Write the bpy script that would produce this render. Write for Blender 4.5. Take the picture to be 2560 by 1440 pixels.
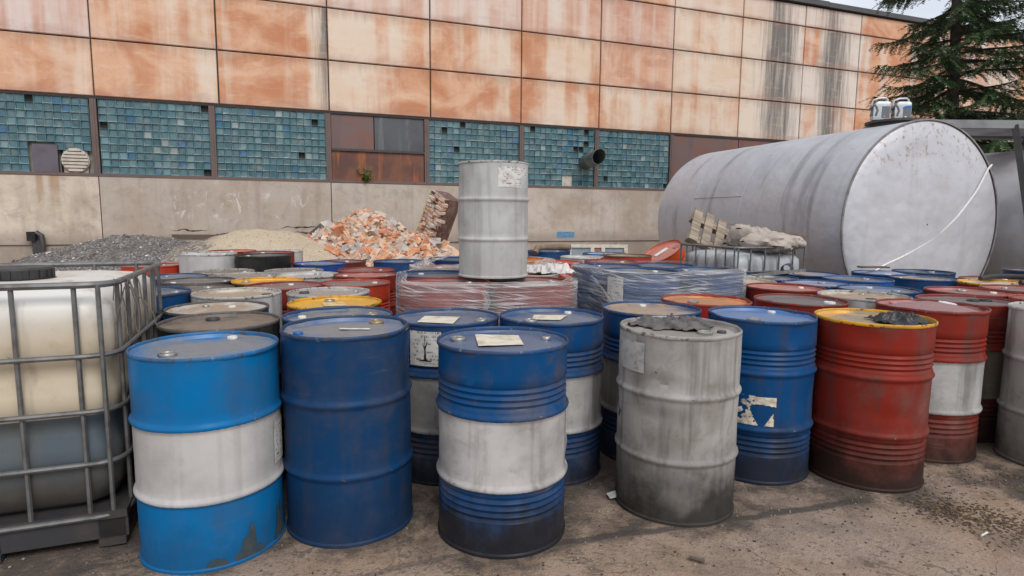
import bpy, math, random
from mathutils import Vector, Matrix, noise as mn
R = math.radians
S = bpy.context.scene
for o in list(bpy.data.objects): bpy.data.objects.remove(o)
C = S.collection
# ------------------------------------------------------------------ camera
cd = bpy.data.cameras.new("camera"); cam = bpy.data.objects.new("camera", cd); C.objects.link(cam)
cd.sensor_width = 36; cd.lens = 1517.26/2560*36; cd.clip_start = .05; cd.clip_end = 2000
cam.matrix_world = Matrix.Translation((0, 0, 1.4076)) @ Matrix.Rotation(R(90-6.7602), 4, 'X') @ Matrix.Rotation(R(.46039), 4, 'Z')
S.camera = cam
# ------------------------------------------------------------------ world: overcast sky
SUN_EL, SUN_AZ = R(46), R(152)     # azimuth of the sun, clockwise from +Y
W = bpy.data.worlds.new("World"); S.world = W; W.use_nodes = True
wn = W.node_tree; wn.nodes.clear()
def wnode(t, **k):
    n = wn.nodes.new(t)
    for a, b in k.items(): setattr(n, a, b)
    return n
sky = wnode('ShaderNodeTexSky', sky_type='NISHITA', sun_disc=False, sun_elevation=SUN_EL, sun_rotation=SUN_AZ)
bg = wnode('ShaderNodeBackground'); wo = wnode('ShaderNodeOutputWorld')
tc = wnode('ShaderNodeTexCoord'); mp = wnode('ShaderNodeMapping'); mp.inputs['Scale'].default_value = (1, 1, 2.2)
nz = wnode('ShaderNodeTexNoise'); nz.inputs['Scale'].default_value = 2.6; nz.inputs['Detail'].default_value = 7; nz.inputs['Roughness'].default_value = .58
mr = wnode('ShaderNodeMapRange'); mr.inputs[1].default_value = .36; mr.inputs[2].default_value = .66; mr.inputs[3].default_value = .62; mr.inputs[4].default_value = 1
mx = wnode('ShaderNodeMix', data_type='RGBA'); mx.inputs[7].default_value = (7.5, 7.6, 7.9, 1)
wn.links.new(tc.outputs['Generated'], mp.inputs[0]); wn.links.new(mp.outputs[0], nz.inputs['Vector'])
wn.links.new(nz.outputs[0], mr.inputs[0]); wn.links.new(mr.outputs[0], mx.inputs[0]); wn.links.new(sky.outputs[0], mx.inputs[6])
wn.links.new(mx.outputs[2], bg.inputs[0]); bg.inputs[1].default_value = .1; wn.links.new(bg.outputs[0], wo.inputs[0])
# ------------------------------------------------------------------ sun (veiled by cloud)
sd = bpy.data.lights.new("sun", 'SUN'); sd.energy = 1.5; sd.angle = R(30); sd.color = (1, .98, .95)
sun = bpy.data.objects.new("sun", sd); C.objects.link(sun)
sv = Vector((math.sin(SUN_AZ)*math.cos(SUN_EL), math.cos(SUN_AZ)*math.cos(SUN_EL), math.sin(SUN_EL)))
sun.rotation_euler = (-sv).to_track_quat('-Z', 'Y').to_euler()
S.view_settings.view_transform = 'Standard'; S.view_settings.look = 'None'; S.view_settings.exposure = 0.42; S.view_settings.gamma = 1
S.view_settings.use_curve_mapping = False
S.render.engine = 'CYCLES'
# ================================================================== helpers
class MB:
    def __init__(s): s.v = []; s.f = []; s.a = {}; s.uv = None; s.mi = None
    def add(s, vs, fs):
        o = len(s.v); s.v += [tuple(p) for p in vs]; s.f += [tuple(i+o for i in f) for f in fs]; return o
    def box(s, x0, x1, y0, y1, z0, z1, M=None):
        vs = [Vector((x, y, z)) for z in (z0, z1) for y in (y0, y1) for x in (x0, x1)]
        if M: vs = [M @ p for p in vs]
        return s.add(vs, [(0, 2, 3, 1), (4, 5, 7, 6), (0, 1, 5, 4), (2, 6, 7, 3), (0, 4, 6, 2), (1, 3, 7, 5)])
    def tube(s, path, r, n=8, cap=True, closed=False):
        P = [Vector(p) for p in path]; m = len(P); rr = r if isinstance(r, (list, tuple)) else [r]*m
        vs = []; up = Vector((0, 0, 1)); prev = None
        for i, p in enumerate(P):
            if closed: t = P[(i+1) % m]-P[i-1]
            else: t = P[min(i+1, m-1)]-P[max(i-1, 0)]
            t.normalize()
            if prev is None: u = t.cross(up if abs(t.z) < .9 else Vector((1, 0, 0))).normalized()
            else: u = (prev-t*prev.dot(t)).normalized()
            prev = u; w = t.cross(u)
            for k in range(n):
                a = 2*math.pi*k/n; vs.append(p+(u*math.cos(a)+w*math.sin(a))*rr[i])
        fs = []
        for i in range(m if closed else m-1):
            j = (i+1) % m
            for k in range(n): fs.append((i*n+k, i*n+(k+1) % n, j*n+(k+1) % n, j*n+k))
        if cap and not closed: fs += [tuple(range(n))[::-1], tuple((m-1)*n+k for k in range(n))]
        return s.add(vs, fs)
    def lathe(s, prof, n=48, capb=False, capt=False):
        vs = []; m = len(prof)
        for (r, z) in prof:
            for k in range(n):
                a = 2*math.pi*k/n; vs.append((r*math.cos(a), r*math.sin(a), z))
        fs = []
        for i in range(m-1):
            for k in range(n): fs.append((i*n+k, i*n+(k+1) % n, (i+1)*n+(k+1) % n, (i+1)*n+k))
        if capb: fs.append(tuple(range(n))[::-1])
        if capt: fs.append(tuple((m-1)*n+k for k in range(n)))
        return s.add(vs, fs)
    def mesh(s, name, smooth=35):
        me = bpy.data.meshes.new(name); me.from_pydata(s.v, [], s.f); me.validate(); me.update()
        for nm, vals in s.a.items():
            at = me.color_attributes.new(nm, 'FLOAT_COLOR', 'POINT')
            at.data.foreach_set('color', [c for v in vals for c in v])
        if s.uv:
            ul = me.uv_layers.new(name='UVMap')
            for l in me.loops: ul.data[l.index].uv = s.uv[l.vertex_index]
        if smooth:
            me.shade_smooth(); me.set_sharp_from_angle(angle=R(smooth))
        return me
    def build(s, name, mat=None, parent=None, smooth=35, loc=None):
        return link(name, s.mesh(name, smooth), mat, parent, loc)
def link(name, me, mat=None, parent=None, loc=None):
    o = bpy.data.objects.new(name, me); C.objects.link(o)
    if parent is not None: o.parent = parent
    if loc: o.location = loc
    if mat is not None:
        if not me.materials: me.materials.append(None)
        o.material_slots[0].link = 'OBJECT'; o.material_slots[0].material = mat
    return o
def tag(o, label=None, cat=None, group=None, kind=None):
    if label: o['label'] = label
    if cat: o['category'] = cat
    if group: o['group'] = group
    if kind: o['kind'] = kind
    return o
def thing(name, loc, label, cat, group=None, rz=0):
    o = bpy.data.objects.new(name, None); C.objects.link(o); o.location = loc; o.rotation_euler = (0, 0, rz)
    o.empty_display_size = .1
    return tag(o, label, cat, group)
def sm(x, a, b):
    t = max(0, min(1, (x-a)/(b-a))); return t*t*(3-2*t)
def fb(x, y, z=0., o=4): return mn.fractal(Vector((x, y, z)), 1., 2., o)
# ------------------------------------------------------------------ materials
class G:
    def __init__(s, name, rough=.6, metal=0., spec=.5):
        spec = .5 if spec is None else spec; s.m = bpy.data.materials.new(name); s.m.use_nodes = True; s.t = s.m.node_tree; s.t.nodes.clear()
        s.o = s.N('ShaderNodeOutputMaterial'); s.b = s.N('ShaderNodeBsdfPrincipled'); s.L(s.b.outputs[0], s.o.inputs[0])
        s.b.inputs['Roughness'].default_value = rough; s.b.inputs['Metallic'].default_value = metal; s.b.inputs['Specular IOR Level'].default_value = spec
        s.tc = s.N('ShaderNodeTexCoord'); s.co = s.tc.outputs['Object']
    def N(s, t, **k):
        n = s.t.nodes.new(t)
        for a, b in k.items(): setattr(n, a, b)
        return n
    def L(s, a, b): s.t.links.new(a, b)
    def P(s, sock, v):
        if isinstance(v, (int, float)): sock.default_value = v
        elif isinstance(v, (tuple, list)): sock.default_value = tuple(v)+((1,) if len(v) == 3 and len(sock.default_value) == 4 else ())
        else: s.L(v, sock)
    def map(s, vec, scale=(1, 1, 1), loc=(0, 0, 0)):
        n = s.N('ShaderNodeMapping'); s.L(vec, n.inputs[0]); n.inputs['Scale'].default_value = scale; n.inputs['Location'].default_value = loc; return n.outputs[0]
    def rnd(s, k=40):
        oi = s.N('ShaderNodeObjectInfo'); v = s.N('ShaderNodeVectorMath', operation='SCALE'); cmb = s.N('ShaderNodeCombineXYZ')
        for i in range(3): s.L(oi.outputs['Random'], cmb.inputs[i])
        s.L(cmb.outputs[0], v.inputs[0]); v.inputs['Scale'].default_value = k
        a = s.N('ShaderNodeVectorMath', operation='ADD'); s.L(s.co, a.inputs[0]); s.L(v.outputs[0], a.inputs[1]); return a.outputs[0]
    def noise(s, vec, scale, detail=4, rough=.55, dist=0.):
        n = s.N('ShaderNodeTexNoise'); s.L(vec, n.inputs['Vector']); n.inputs['Scale'].default_value = scale
        n.inputs['Detail'].default_value = detail; n.inputs['Roughness'].default_value = rough; n.inputs['Distortion'].default_value = dist; return n.outputs[0]
    def voro(s, vec, scale, feature='F1'):
        n = s.N('ShaderNodeTexVoronoi', feature=feature); s.L(vec, n.inputs['Vector']); n.inputs['Scale'].default_value = scale; return n
    def ramp(s, x, a, b, lo=0., hi=1.):
        n = s.N('ShaderNodeMapRange', interpolation_type='SMOOTHSTEP'); s.P(n.inputs[0], x)
        for i, v in enumerate((a, b, lo, hi)): s.P(n.inputs[1+i], v)
        return n.outputs[0]
    def ma(s, op, a, b=0., c=None):
        n = s.N('ShaderNodeMath', operation=op); s.P(n.inputs[0], a); s.P(n.inputs[1], b)
        if c is not None: s.P(n.inputs[2], c)
        return n.outputs[0]
    def mix(s, f, a, b, mode='MIX'):
        n = s.N('ShaderNodeMix', data_type='RGBA', blend_type=mode); s.P(n.inputs[0], f); s.P(n.inputs[6], a); s.P(n.inputs[7], b); return n.outputs[2]
    def sep(s, vec):
        n = s.N('ShaderNodeSeparateXYZ'); s.L(vec, n.inputs[0]); return n.outputs
    def attr(s, name):
        n = s.N('ShaderNodeAttribute'); n.attribute_name = name; return n.outputs['Color']
    def ocol(s): return s.N('ShaderNodeObjectInfo').outputs['Color']
    def col(s, c): s.P(s.b.inputs['Base Color'], c)
    def rough(s, r): s.P(s.b.inputs['Roughness'], r)
    def bump(s, h, strength=.3, dist=.01):
        n = s.N('ShaderNodeBump'); s.L(h, n.inputs['Height']); n.inputs['Strength'].default_value = strength; n.inputs['Distance'].default_value = dist
        s.L(n.outputs[0], s.b.inputs['Normal'])
def plain(name, c, rough=.6, metal=0., var=.35, scale=12, dirt=(.06, .05, .045), bump=0.):
    g = G(name, rough, metal); v = g.rnd(); n = g.noise(v, scale, 5)
    f = g.ma('MULTIPLY', g.ramp(n, .4, .75), var); g.col(g.mix(f, c, dirt))
    if bump: g.bump(g.noise(v, scale*4, 4), bump)
    return g.m
BLUE = (.0015, .055, .175); SKYBLUE = (.001, .138, .36); NAVY = (.002, .04, .122); RED = (.225, .019, .0105); ORED = (.46, .042, .014)
WHITE = (.49, .475, .465); GREY = (.36, .345, .325); LGREY = (.47, .465, .455); BLACK = (.014, .014, .015); YEL = (.72, .36, .015); MAROON = (.15, .025, .02)
ORANGE = (.62, .22, .06); CREAM = (.55, .5, .4); BROWN = (.13, .085, .06); DGREY = (.1, .095, .09)
DUST = (.2, .17, .145); SAND = (.4, .29, .2); PALEDIRT = (.25, .23, .215)
_mc = {}
def paint(top, mid=None, bot=None, wear=.45, grime=.35, rough=.36, gh=.26):
    mid = mid or top; bot = bot or mid; key = ('p', top, mid, bot, wear, grime, rough, gh)
    if key in _mc: return _mc[key]
    g = G('drum_paint', rough); v = g.rnd(); z = g.sep(g.co)[2]
    n1 = g.noise(v, 3.2, 5); n2 = g.noise(g.map(v, (16, 16, 1.1)), 1, 4); n3 = g.noise(v, 55, 3); n4 = g.noise(v, 11, 6, .7)
    zj = g.ma('ADD', z, g.ma('MULTIPLY', g.ma('SUBTRACT', n3, .5), .009))
    c = g.mix(g.ramp(zj, .286, .29), bot, mid); c = g.mix(g.ramp(zj, .589, .593), c, top)
    c = g.mix(g.ramp(n1, .35, .72, 0, .3+.35*wear), c, g.mix(.7, c, (.03, .024, .022), 'MIX'))
    c = g.mix(g.ramp(g.ma('ADD', n1, g.ma('MULTIPLY', n4, .35)), .62, 1., 0, wear*.55), c, DUST)
    c = g.mix(g.ramp(n2, .46, .7, 0, min(1, wear*1.15)), c, g.mix(.35, (.05, .042, .036), c))
    n5 = g.noise(v, 7.5, 6, .68, .4); c = g.mix(g.ramp(n5, .5, .72, 0, min(.8, wear*.85)), c, g.mix(.4, (.1, .068, .048), c))
    sc = g.noise(g.map(v, (4, 4, 70)), 1, 3, .6); c = g.mix(g.ma('MULTIPLY', g.ramp(sc, .62, .7), g.ramp(n1, .45, .7, 0, wear*1.2)), c, g.mix(.5, c, (.2, .19, .18)))
    # chips and rub marks, mostly along the hoops
    hoop = g.ma('ADD', g.ramp(g.ma('ABSOLUTE', g.ma('SUBTRACT', z, .296)), .012, .0), g.ramp(g.ma('ABSOLUTE', g.ma('SUBTRACT', z, .6)), .012, .0))
    chip = g.ramp(g.ma('ADD', n4, g.ma('MULTIPLY', hoop, .07)), .69, .72, 0, wear*1.6)
    c = g.mix(g.ma('MINIMUM', chip, 1.), c, g.mix(g.ramp(n3, .45, .6), (.085, .045, .026), (.22, .2, .19)))
    # spilt oil that splashed up from the yard
    oil = g.ramp(g.ma('ADD', z, g.ma('ADD', g.ma('MULTIPLY', g.ma('SUBTRACT', n1, .5), .62), g.ma('MULTIPLY', g.ma('SUBTRACT', g.ma('ADD', n2, n4), 1.), .24))), gh*1.05, gh*.1, 0, grime*.93)
    c = g.mix(oil, c, g.mix(n4, (.008, .007, .006), (.034, .028, .022)))
    g.b.inputs['Specular IOR Level'].default_value = .13; g.col(c); g.rough(g.ramp(n1, .3, .8, rough, rough+.25))
    g.bump(g.ma('ADD', g.noise(v, 6, 2), g.ma('MULTIPLY', n4, .15)), .35, .006)
    _mc[key] = g.m; return g.m
def lidpaint(col, dirt=DUST, amt=.6, rough=.38, wet=0.):
    key = ('l', col, dirt, amt, rough, wet)
    if key in _mc: return _mc[key]
    g = G('lid_paint', rough); v = g.rnd(); p = g.sep(g.co)
    r = g.ma('SQRT', g.ma('ADD', g.ma('MULTIPLY', p[0], p[0]), g.ma('MULTIPLY', p[1], p[1])))
    n1 = g.noise(v, 4.5, 6, .6, .4); n2 = g.noise(v, 26, 5, .7); n3 = g.noise(v, 90, 2)
    m = g.ramp(g.ma('ADD', n1, g.ma('MULTIPLY', g.ma('SUBTRACT', .25, r), .8)), .27, .6, 0, min(1, amt*1.2))
    c = g.mix(g.ramp(n2, .35, .8, 0, .3), col, g.mix(.5, col, DUST))
    d = g.mix(n2, dirt, tuple(x*.5 for x in dirt)); c = g.mix(m, c, d)
    c = g.mix(g.ramp(n2, .62, .72, 0, .75*amt), c, (.05, .04, .034))
    c = g.mix(g.ramp(n3, .68, .74, 0, .7), c, (.4, .37, .33))
    g.col(c); g.rough(g.ramp(m, 0, 1, rough, rough+.3-wet)); g.bump(n2, .25, .004)
    _mc[key] = g.m; return g.m
def rimpaint(col):
    key = ('r', col)
    if key in _mc: return _mc[key]
    g = G('rim_paint', .45); v = g.rnd(); n1 = g.noise(v, 5, 5); n2 = g.noise(v, 28, 5, .7)
    c = g.mix(g.ramp(n1, .3, .65, .15, .8), col, g.mix(.55, col, (.05, .042, .036))); c = g.mix(g.ramp(n2, .54, .62, 0, .85), c, (.07, .05, .038)); c = g.mix(g.ramp(n2, .4, .32, 0, .5), c, (.28, .26, .24))
    g.b.inputs['Specular IOR Level'].default_value = .3; g.col(c); _mc[key] = g.m; return g.m
STEEL = plain('worn_steel', (.42, .41, .39), .38, .85, .5, 20)
CAGE = plain('galvanised_cage', (.17, .17, .17), .5, .5, .7, 14, (.06, .05, .045))
DARKST = plain('dark_steel', (.05, .05, .055), .5, .3, .5, 9, (.11, .08, .06))
RUBBER = plain('black_rubber', (.02, .02, .021), .5)
WOOD = G('old_wood'); _v = WOOD.rnd(); _n = WOOD.noise(WOOD.map(_v, (3, 30, 30)), 1, 4)
WOOD.col(WOOD.mix(WOOD.ramp(_n, .3, .7), (.17, .13, .095), (.36, .29, .21))); WOOD = WOOD.m
DWOOD = plain('dark_wood', (.12, .085, .06), .8, 0, .6, 9)
def paper():
    g = G('printed_paper', .55); uv = g.tc.outputs['UV']; s_ = g.sep(uv); v = g.rnd()
    n = g.noise(v, 22, 5); c = g.mix(g.ramp(n, .42, .75, 0, .6), (.6, .585, .55), (.3, .255, .2))
    row = g.ma('FRACT', g.ma('MULTIPLY', s_[1], 9.)); rown = g.noise(g.map(uv, (34, 9, 1)), 1, 1); blk = g.noise(g.map(uv, (3.2, 3.2, 1), (4, 2, 0)), 1, 1)
    t = g.ma('MULTIPLY', g.ma('MULTIPLY', g.ramp(row, .35, .42), g.ramp(rown, .5, .54)), g.ramp(blk, .46, .52))
    g.col(g.mix(g.ma('MULTIPLY', t, .75), c, (.05, .05, .055))); return g.m
PAPER = paper()
BLANK = plain('bare_paper', (.6, .54, .44), .7, 0, .65, 16, (.3, .23, .16))
INK = plain('black_ink', (.015, .015, .016), .5)
# ================================================================== ground
DRUMPOS = {'n1': (-1.3, 2.536, .86), 'n2': (-.754, 2.738, .907), 'n3': (-.04, 2.663, .869), 'n4': (.823, 2.933, .882), 'n5': (1.406, 3.376, .876), 'n6': (1.984, 3.29, .88), 'n7': (2.555, 3.669, .892), 'n8': (.221, 3.353, .863), 'n9': (.835, 3.602, .871), 'n10': (-.364, 3.35, .853), 'a1': (-1.505, 3.095, .863), 'a2': (-.951, 3.288, .869), 'a3': (-1.77, 3.615, .852), 'a4': (-1.909, 4.181, .869), 'a5': (-1.131, 3.844, .857), 'a6': (-1.335, 4.391, .854), 'a7': (-1.792, 4.752, .856), 'a8': (-1.33, 5.106, .843), 'a9': (-1.377, 5.687, .855), 'a10': (-1.509, 6.257, .848), 'a11': (-2.118, 5.235, .842), 'a12': (-2.697, 5.206, .84), 'a13': (-2.437, 4.606, .842), 'a14': (-2.468, 4.022, .891), 'a15': (-2.53, 5.764, .831), 'a16': (-1.95, 5.794, .84), 'a17': (-2.265, 6.285, .832), 'a18': (-2.943, 6.177, .829), 'a19': (-3.138, 5.589, .833), 'a22': (-3.338, 6.657, .978), 'a22b': (-2.758, 6.73, .961), 'a22c': (-3.625, 7.871, .935), 'a22d': (-2.92, 7.29, .956), 'a22e': (-3.015, 7.867, .94), 'a23': (-3.918, 6.583, .853), 'a24': (-2.179, 6.862, .865), 'a25': (-2.089, 7.44, .844), 'a26': (-1.315, 7.033, .885), 'b5': (.477, 6.606, .919), 'b6': (1.075, 6.619, .931), 'b7': (.889, 7.573, .914), 'b8': (1.222, 8.054, .931), 'b9': (.497, 8.234, .95), 'b10': (1.374, 7.245, .959), 'b4a': (-.554, 5.087, .976), 'b4b': (-.491, 5.711, 1.01), 'b4c': (.04, 5.2, .985), 'b4d': (.11, 5.80, 1.0), 'p1': (-.551, 4.503, .98), 'p2': (-.444, 3.929, .983), 'p3': (.13, 4.018, .982), 'p4': (.067, 4.599, .984), 'q1': (.974, 4.589, 1.007), 'q2': (1.572, 4.897, .991), 'q3': (1.353, 5.477, .98), 'q4': (.804, 5.148, .997), 'd1': (2.481, 4.25, .877), 'd2': (2.165, 4.787, .871), 'd3': (1.926, 4.021, .874), 'd4': (1.295, 4.01, .87), 'd5': (2.853, 4.701, .873), 'd6': (3.032, 4.007, .882), 'd7': (3.397, 4.463, .888), 'd8': (3.953, 4.638, .887), 'd9': (3.61, 3.92, .897), 'd10': (3.229, 3.456, .906), 'd11': (3.937, 5.778, .859), 'd12': (3.164, 5.535, .868), 'd13': (2.654, 5.25, .855), 'd14': (3.896, 6.362, .85), 'd15': (2.983, 6.091, .861), 'd17': (4.633, 5.783, .85), 'd18': (4.22, 5.24, .872), 'd20': (4.449, 6.552, .852), 'd23': (2.432, 5.791, .85), 'd24': (2.034, 5.357, .858), 'd22': (5.569, 6.426, .885)}
PAL = {'p1', 'p2', 'p3', 'p4', 'q1', 'q2', 'q3', 'q4', 'b4a', 'b4b', 'b4c', 'b4d', 'a22', 'a22b', 'a22c', 'a22d', 'a22e'}
LOW = [(x, y, z-.885) for k, (x, y, z) in DRUMPOS.items() if k not in PAL]
def gz(x, y):
    sw = .9; sb = 0
    for (a, b, h) in LOW:
        w = math.exp(-((x-a)**2+(y-b)**2)/1.6); sw += w; sb += w*h
    return sb/sw
def ground():
    g = G('yard_ground', .85); v = g.co; p = g.sep(v)
    n1 = g.noise(v, .9, 6, .6); n2 = g.noise(v, 5, 6, .65); n3 = g.noise(v, 38, 4, .7); n4 = g.noise(v, 140, 2)
    c = g.mix(g.ramp(n1, .35, .65), (.3, .2, .13), (.265, .2, .16))
    c = g.mix(g.ramp(n2, .4, .7, 0, .55), c, (.33, .25, .195))
    c = g.mix(g.ramp(n3, .52, .7, 0, .7), c, (.09, .066, .052)); c = g.mix(g.ramp(n3, .46, .3, 0, .5), c, (.33, .27, .235))
    c = g.mix(g.ramp(n4, .66, .76, 0, .45), c, (.36, .31, .28)); c = g.mix(g.ramp(n4, .4, .3, 0, .6), c, (.05, .04, .032))
    ck = g.noise(v, 1.1, 5, .6, .5); c = g.mix(g.ramp(g.ma('ABSOLUTE', g.ma('SUBTRACT', ck, .5)), .006, .002, 0, .55), c, (.07, .055, .045))
    def line(x0, y0, x1, y1, wd):
        # dark sediment lying along a slab joint
        dx, dy = x1-x0, y1-y0; L = math.hypot(dx, dy); dx /= L; dy /= L
        t = g.ma('ADD', g.ma('MULTIPLY', g.ma('SUBTRACT', p[0], x0), dx), g.ma('MULTIPLY', g.ma('SUBTRACT', p[1], y0), dy))
        d = g.ma('ABSOLUTE', g.ma('ADD', g.ma('ADD', g.ma('MULTIPLY', g.ma('SUBTRACT', p[0], x0), -dy), g.ma('MULTIPLY', g.ma('SUBTRACT', p[1], y0), dx)), g.ma('MULTIPLY', g.ma('SUBTRACT', n2, .5), .09)))
        e = g.ma('MULTIPLY', g.ramp(t, -.08, .12), g.ramp(t, L+.08, L-.12)); return g.ma('MULTIPLY', g.ramp(d, wd, wd*.45), e)
    m = line(.05, 2.45, 1.82, 2.93, .034); m2 = line(-1.0, 2.1, -.15, 2.44, .022)
    c = g.mix(g.ma('MULTIPLY', m, .85), c, (.055, .047, .042)); c = g.mix(g.ma('MULTIPLY', m2, .5), c, (.075, .06, .05))
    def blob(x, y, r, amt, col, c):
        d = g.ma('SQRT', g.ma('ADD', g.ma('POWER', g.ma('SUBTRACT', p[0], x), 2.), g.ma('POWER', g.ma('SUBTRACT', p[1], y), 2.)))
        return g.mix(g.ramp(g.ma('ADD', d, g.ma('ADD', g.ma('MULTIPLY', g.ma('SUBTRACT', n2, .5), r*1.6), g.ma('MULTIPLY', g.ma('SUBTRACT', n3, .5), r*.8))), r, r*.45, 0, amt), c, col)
    OIL = (.035, .03, .027)
    for (x, y, r, a) in ((2.75, 3.05, .3, .8), (2.95, 2.75, .3, .7), (2.5, 2.25, .25, .75), (1.75, 3.02, .22, .65), (1.1, 2.8, .2, .45), (3.0, 3.2, .35, .8), (.45, 2.6, .14, .4), (2.05, 2.95, .2, .6), (-.3, 2.45, .2, .35), (2.25, 2.5, .2, .35), (-1.9, 2.1, .4, .6)):
        c = blob(x, y, r, a, OIL, c)
    for (x, y) in ((-1.3, 2.54), (-.75, 2.74), (-.04, 2.66), (.82, 2.93), (1.4, 3.38), (1.98, 3.29), (2.55, 3.67), (.22, 3.35), (-.36, 3.35)): c = blob(x, y, .44, .75, (.06, .048, .04), c)  # oily rings round the front drums, also painted in for weak contact shadows
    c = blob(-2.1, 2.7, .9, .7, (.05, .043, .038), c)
    c = blob(0.4, 4.6, 2.6, .55, (.05, .043, .038), c); c = blob(-1.6, 4.6, 2., .6, (.05, .043, .038), c); c = blob(2.9, 4.8, 2., .6, (.05, .043, .038), c)  # oil-dark ground under the drum crowd, also deepening the shade between drums
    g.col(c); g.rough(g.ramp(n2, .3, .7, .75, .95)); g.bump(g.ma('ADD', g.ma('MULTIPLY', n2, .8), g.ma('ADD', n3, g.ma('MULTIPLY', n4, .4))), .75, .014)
    xs = sorted(set([-140, -90, -60, -40, -28, -20, -15, -12] + [round(-10+.2*i, 2) for i in range(20)] + [round(-6+.1*i, 2) for i in range(121)] + [round(6.2+.4*i, 2) for i in range(20)] + [16, 20, 28, 40, 60, 90, 140]))
    ys = sorted(set([-120, -60, -30, -15, -6, -2, 0, .5] + [round(.8+.1*i, 2) for i in range(88)] + [round(9.7+.4*i, 2) for i in range(22)] + [19, 21, 24, 28, 35, 50, 80, 140, 220]))
    b = MB(); b.v = []
    for y in ys:
        for x in xs:
            near = sm(abs(x), 12, 7)*sm(abs(y-4), 12, 7)
            b.v.append((x, y, (gz(x, y) if near > 0 else 0)+near*.012*fb(x*1.7, y*1.7, 3)*sm(y, 3.4, 2.2)))
    n = len(xs)
    for j in range(len(ys)-1):
        for i in range(n-1): b.f.append((j*n+i, j*n+i+1, (j+1)*n+i+1, (j+1)*n+i))
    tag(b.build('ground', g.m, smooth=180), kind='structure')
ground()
# ================================================================== factory building
FAC = thing('factory_building', (-6.782, 18.283, 0), 'long factory hall clad in weathered orange and cream concrete panels above glass blocks', 'building', rz=R(20.35))
ZS, ZB, ZT = .54, 2.385, 4.485
ROWS = [4.485, 5.978, 7.475, 8.95, 9.75]
COLS = [-13.8, -10.75, -7.72, -4.69, -1.67, 1.33, 4.43, 7.51, 10.46, 13.44, 16.5, 19.54, 22.5, 25.5, 28.5, 31.5, 34.5, 37.5, 40.5, 43.5]
def panelmat():
    g = G('concrete_panel', .82); v = g.co; a = g.attr('wash'); av = g.sep(a)
    st = g.noise(g.map(v, (1.9, 1, .12)), 1, 5, .55); st2 = g.noise(g.map(v, (9, 1, .5)), 1, 5, .65); bl = g.noise(v, .8, 6, .62, .6); fine = g.noise(v, 9, 6, .75); grain = g.noise(v, 45, 3)
    w = g.ma('ADD', av[0], g.ma('ADD', g.ma('MULTIPLY', g.ma('SUBTRACT', st, .5), 2.0), g.ma('MULTIPLY', g.ma('SUBTRACT', bl, .5), 1.)))
    w = g.ramp(w, .15, .85)
    bl2 = g.noise(g.map(v, (.55, 1, .8), (7, 3, 2)), 1, 6, .6, .8); org = g.mix(g.ramp(bl2, .34, .64), (.66, .4, .26), (.49, .21, .105)); org = g.mix(g.ramp(fine, .5, .8, 0, .45), org, (.4, .16, .085))
    crm = g.mix(g.ramp(bl2, .35, .7), (.68, .575, .475), (.66, .49, .36)); crm = g.mix(g.ramp(g.sep(v)[0], 16., 19., 0, .7), crm, (.62, .57, .52))
    c = g.mix(w, org, crm)
    pk = g.mix(g.ramp(bl, .4, .6), (.6, .42, .36), (.5, .27, .2)); pk = g.mix(g.ramp(st, .42, .62), pk, (.63, .55, .525)); c = g.mix(av[2], c, pk)
    c = g.mix(g.ramp(g.ma('ADD', g.ma('ABSOLUTE', g.ma('SUBTRACT', fine, .5)), g.ma('MULTIPLY', bl, .05)), .022, .012, 0, .3), c, (.42, .22, .14))
    c = g.mix(g.ramp(st2, .62, .82, 0, .5), c, (.45, .24, .12))
    soot = g.ramp(g.ma('ADD', g.ma('MULTIPLY', av[1], .95), g.ma('ADD', g.ma('MULTIPLY', g.ma('SUBTRACT', st2, .5), 1.3), g.ma('MULTIPLY', g.ma('SUBTRACT', st, .5), .5))), .3, .95)
    soot = g.ma('MULTIPLY', soot, g.ramp(av[1], .02, .3))
    c = g.mix(g.ma('MULTIPLY', soot, .92), c, g.mix(g.ramp(av[1], .25, .8), (.3, .27, .245), g.mix(fine, (.055, .052, .05), (.16, .15, .14))))
    al = g.N('ShaderNodeAttribute'); al.attribute_name = 'wash'; vv = al.outputs['Alpha']
    drip = g.ramp(g.ma('ADD', vv, g.ma('MULTIPLY', g.ma('ADD', st2, st), .42)), 1.2, 1.5); c = g.mix(g.ma('MULTIPLY', drip, .45), c, (.22, .12, .075))
    foot = g.ma('MULTIPLY', g.ramp(g.ma('SUBTRACT', vv, g.ma('MULTIPLY', bl, .5)), -.05, -.25), g.ramp(bl2, .3, .6)); c = g.mix(g.ma('MULTIPLY', foot, .5), c, (.36, .2, .16))
    hz = g.noise(g.map(v, (1.2, 1, 5)), 1, 6, .7); c = g.mix(g.ramp(hz, .52, .7, 0, .28), c, (.72, .6, .5)); c = g.mix(g.ramp(hz, .46, .3, 0, .25), c, (.44, .25, .17))
    c = g.mix(g.ramp(grain, .68, .76, 0, .3), c, (.3, .19, .13))
    g.col(c); g.bump(g.ma('ADD', fine, grain), .3, .01); return g.m
PANEL = panelmat()
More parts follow.
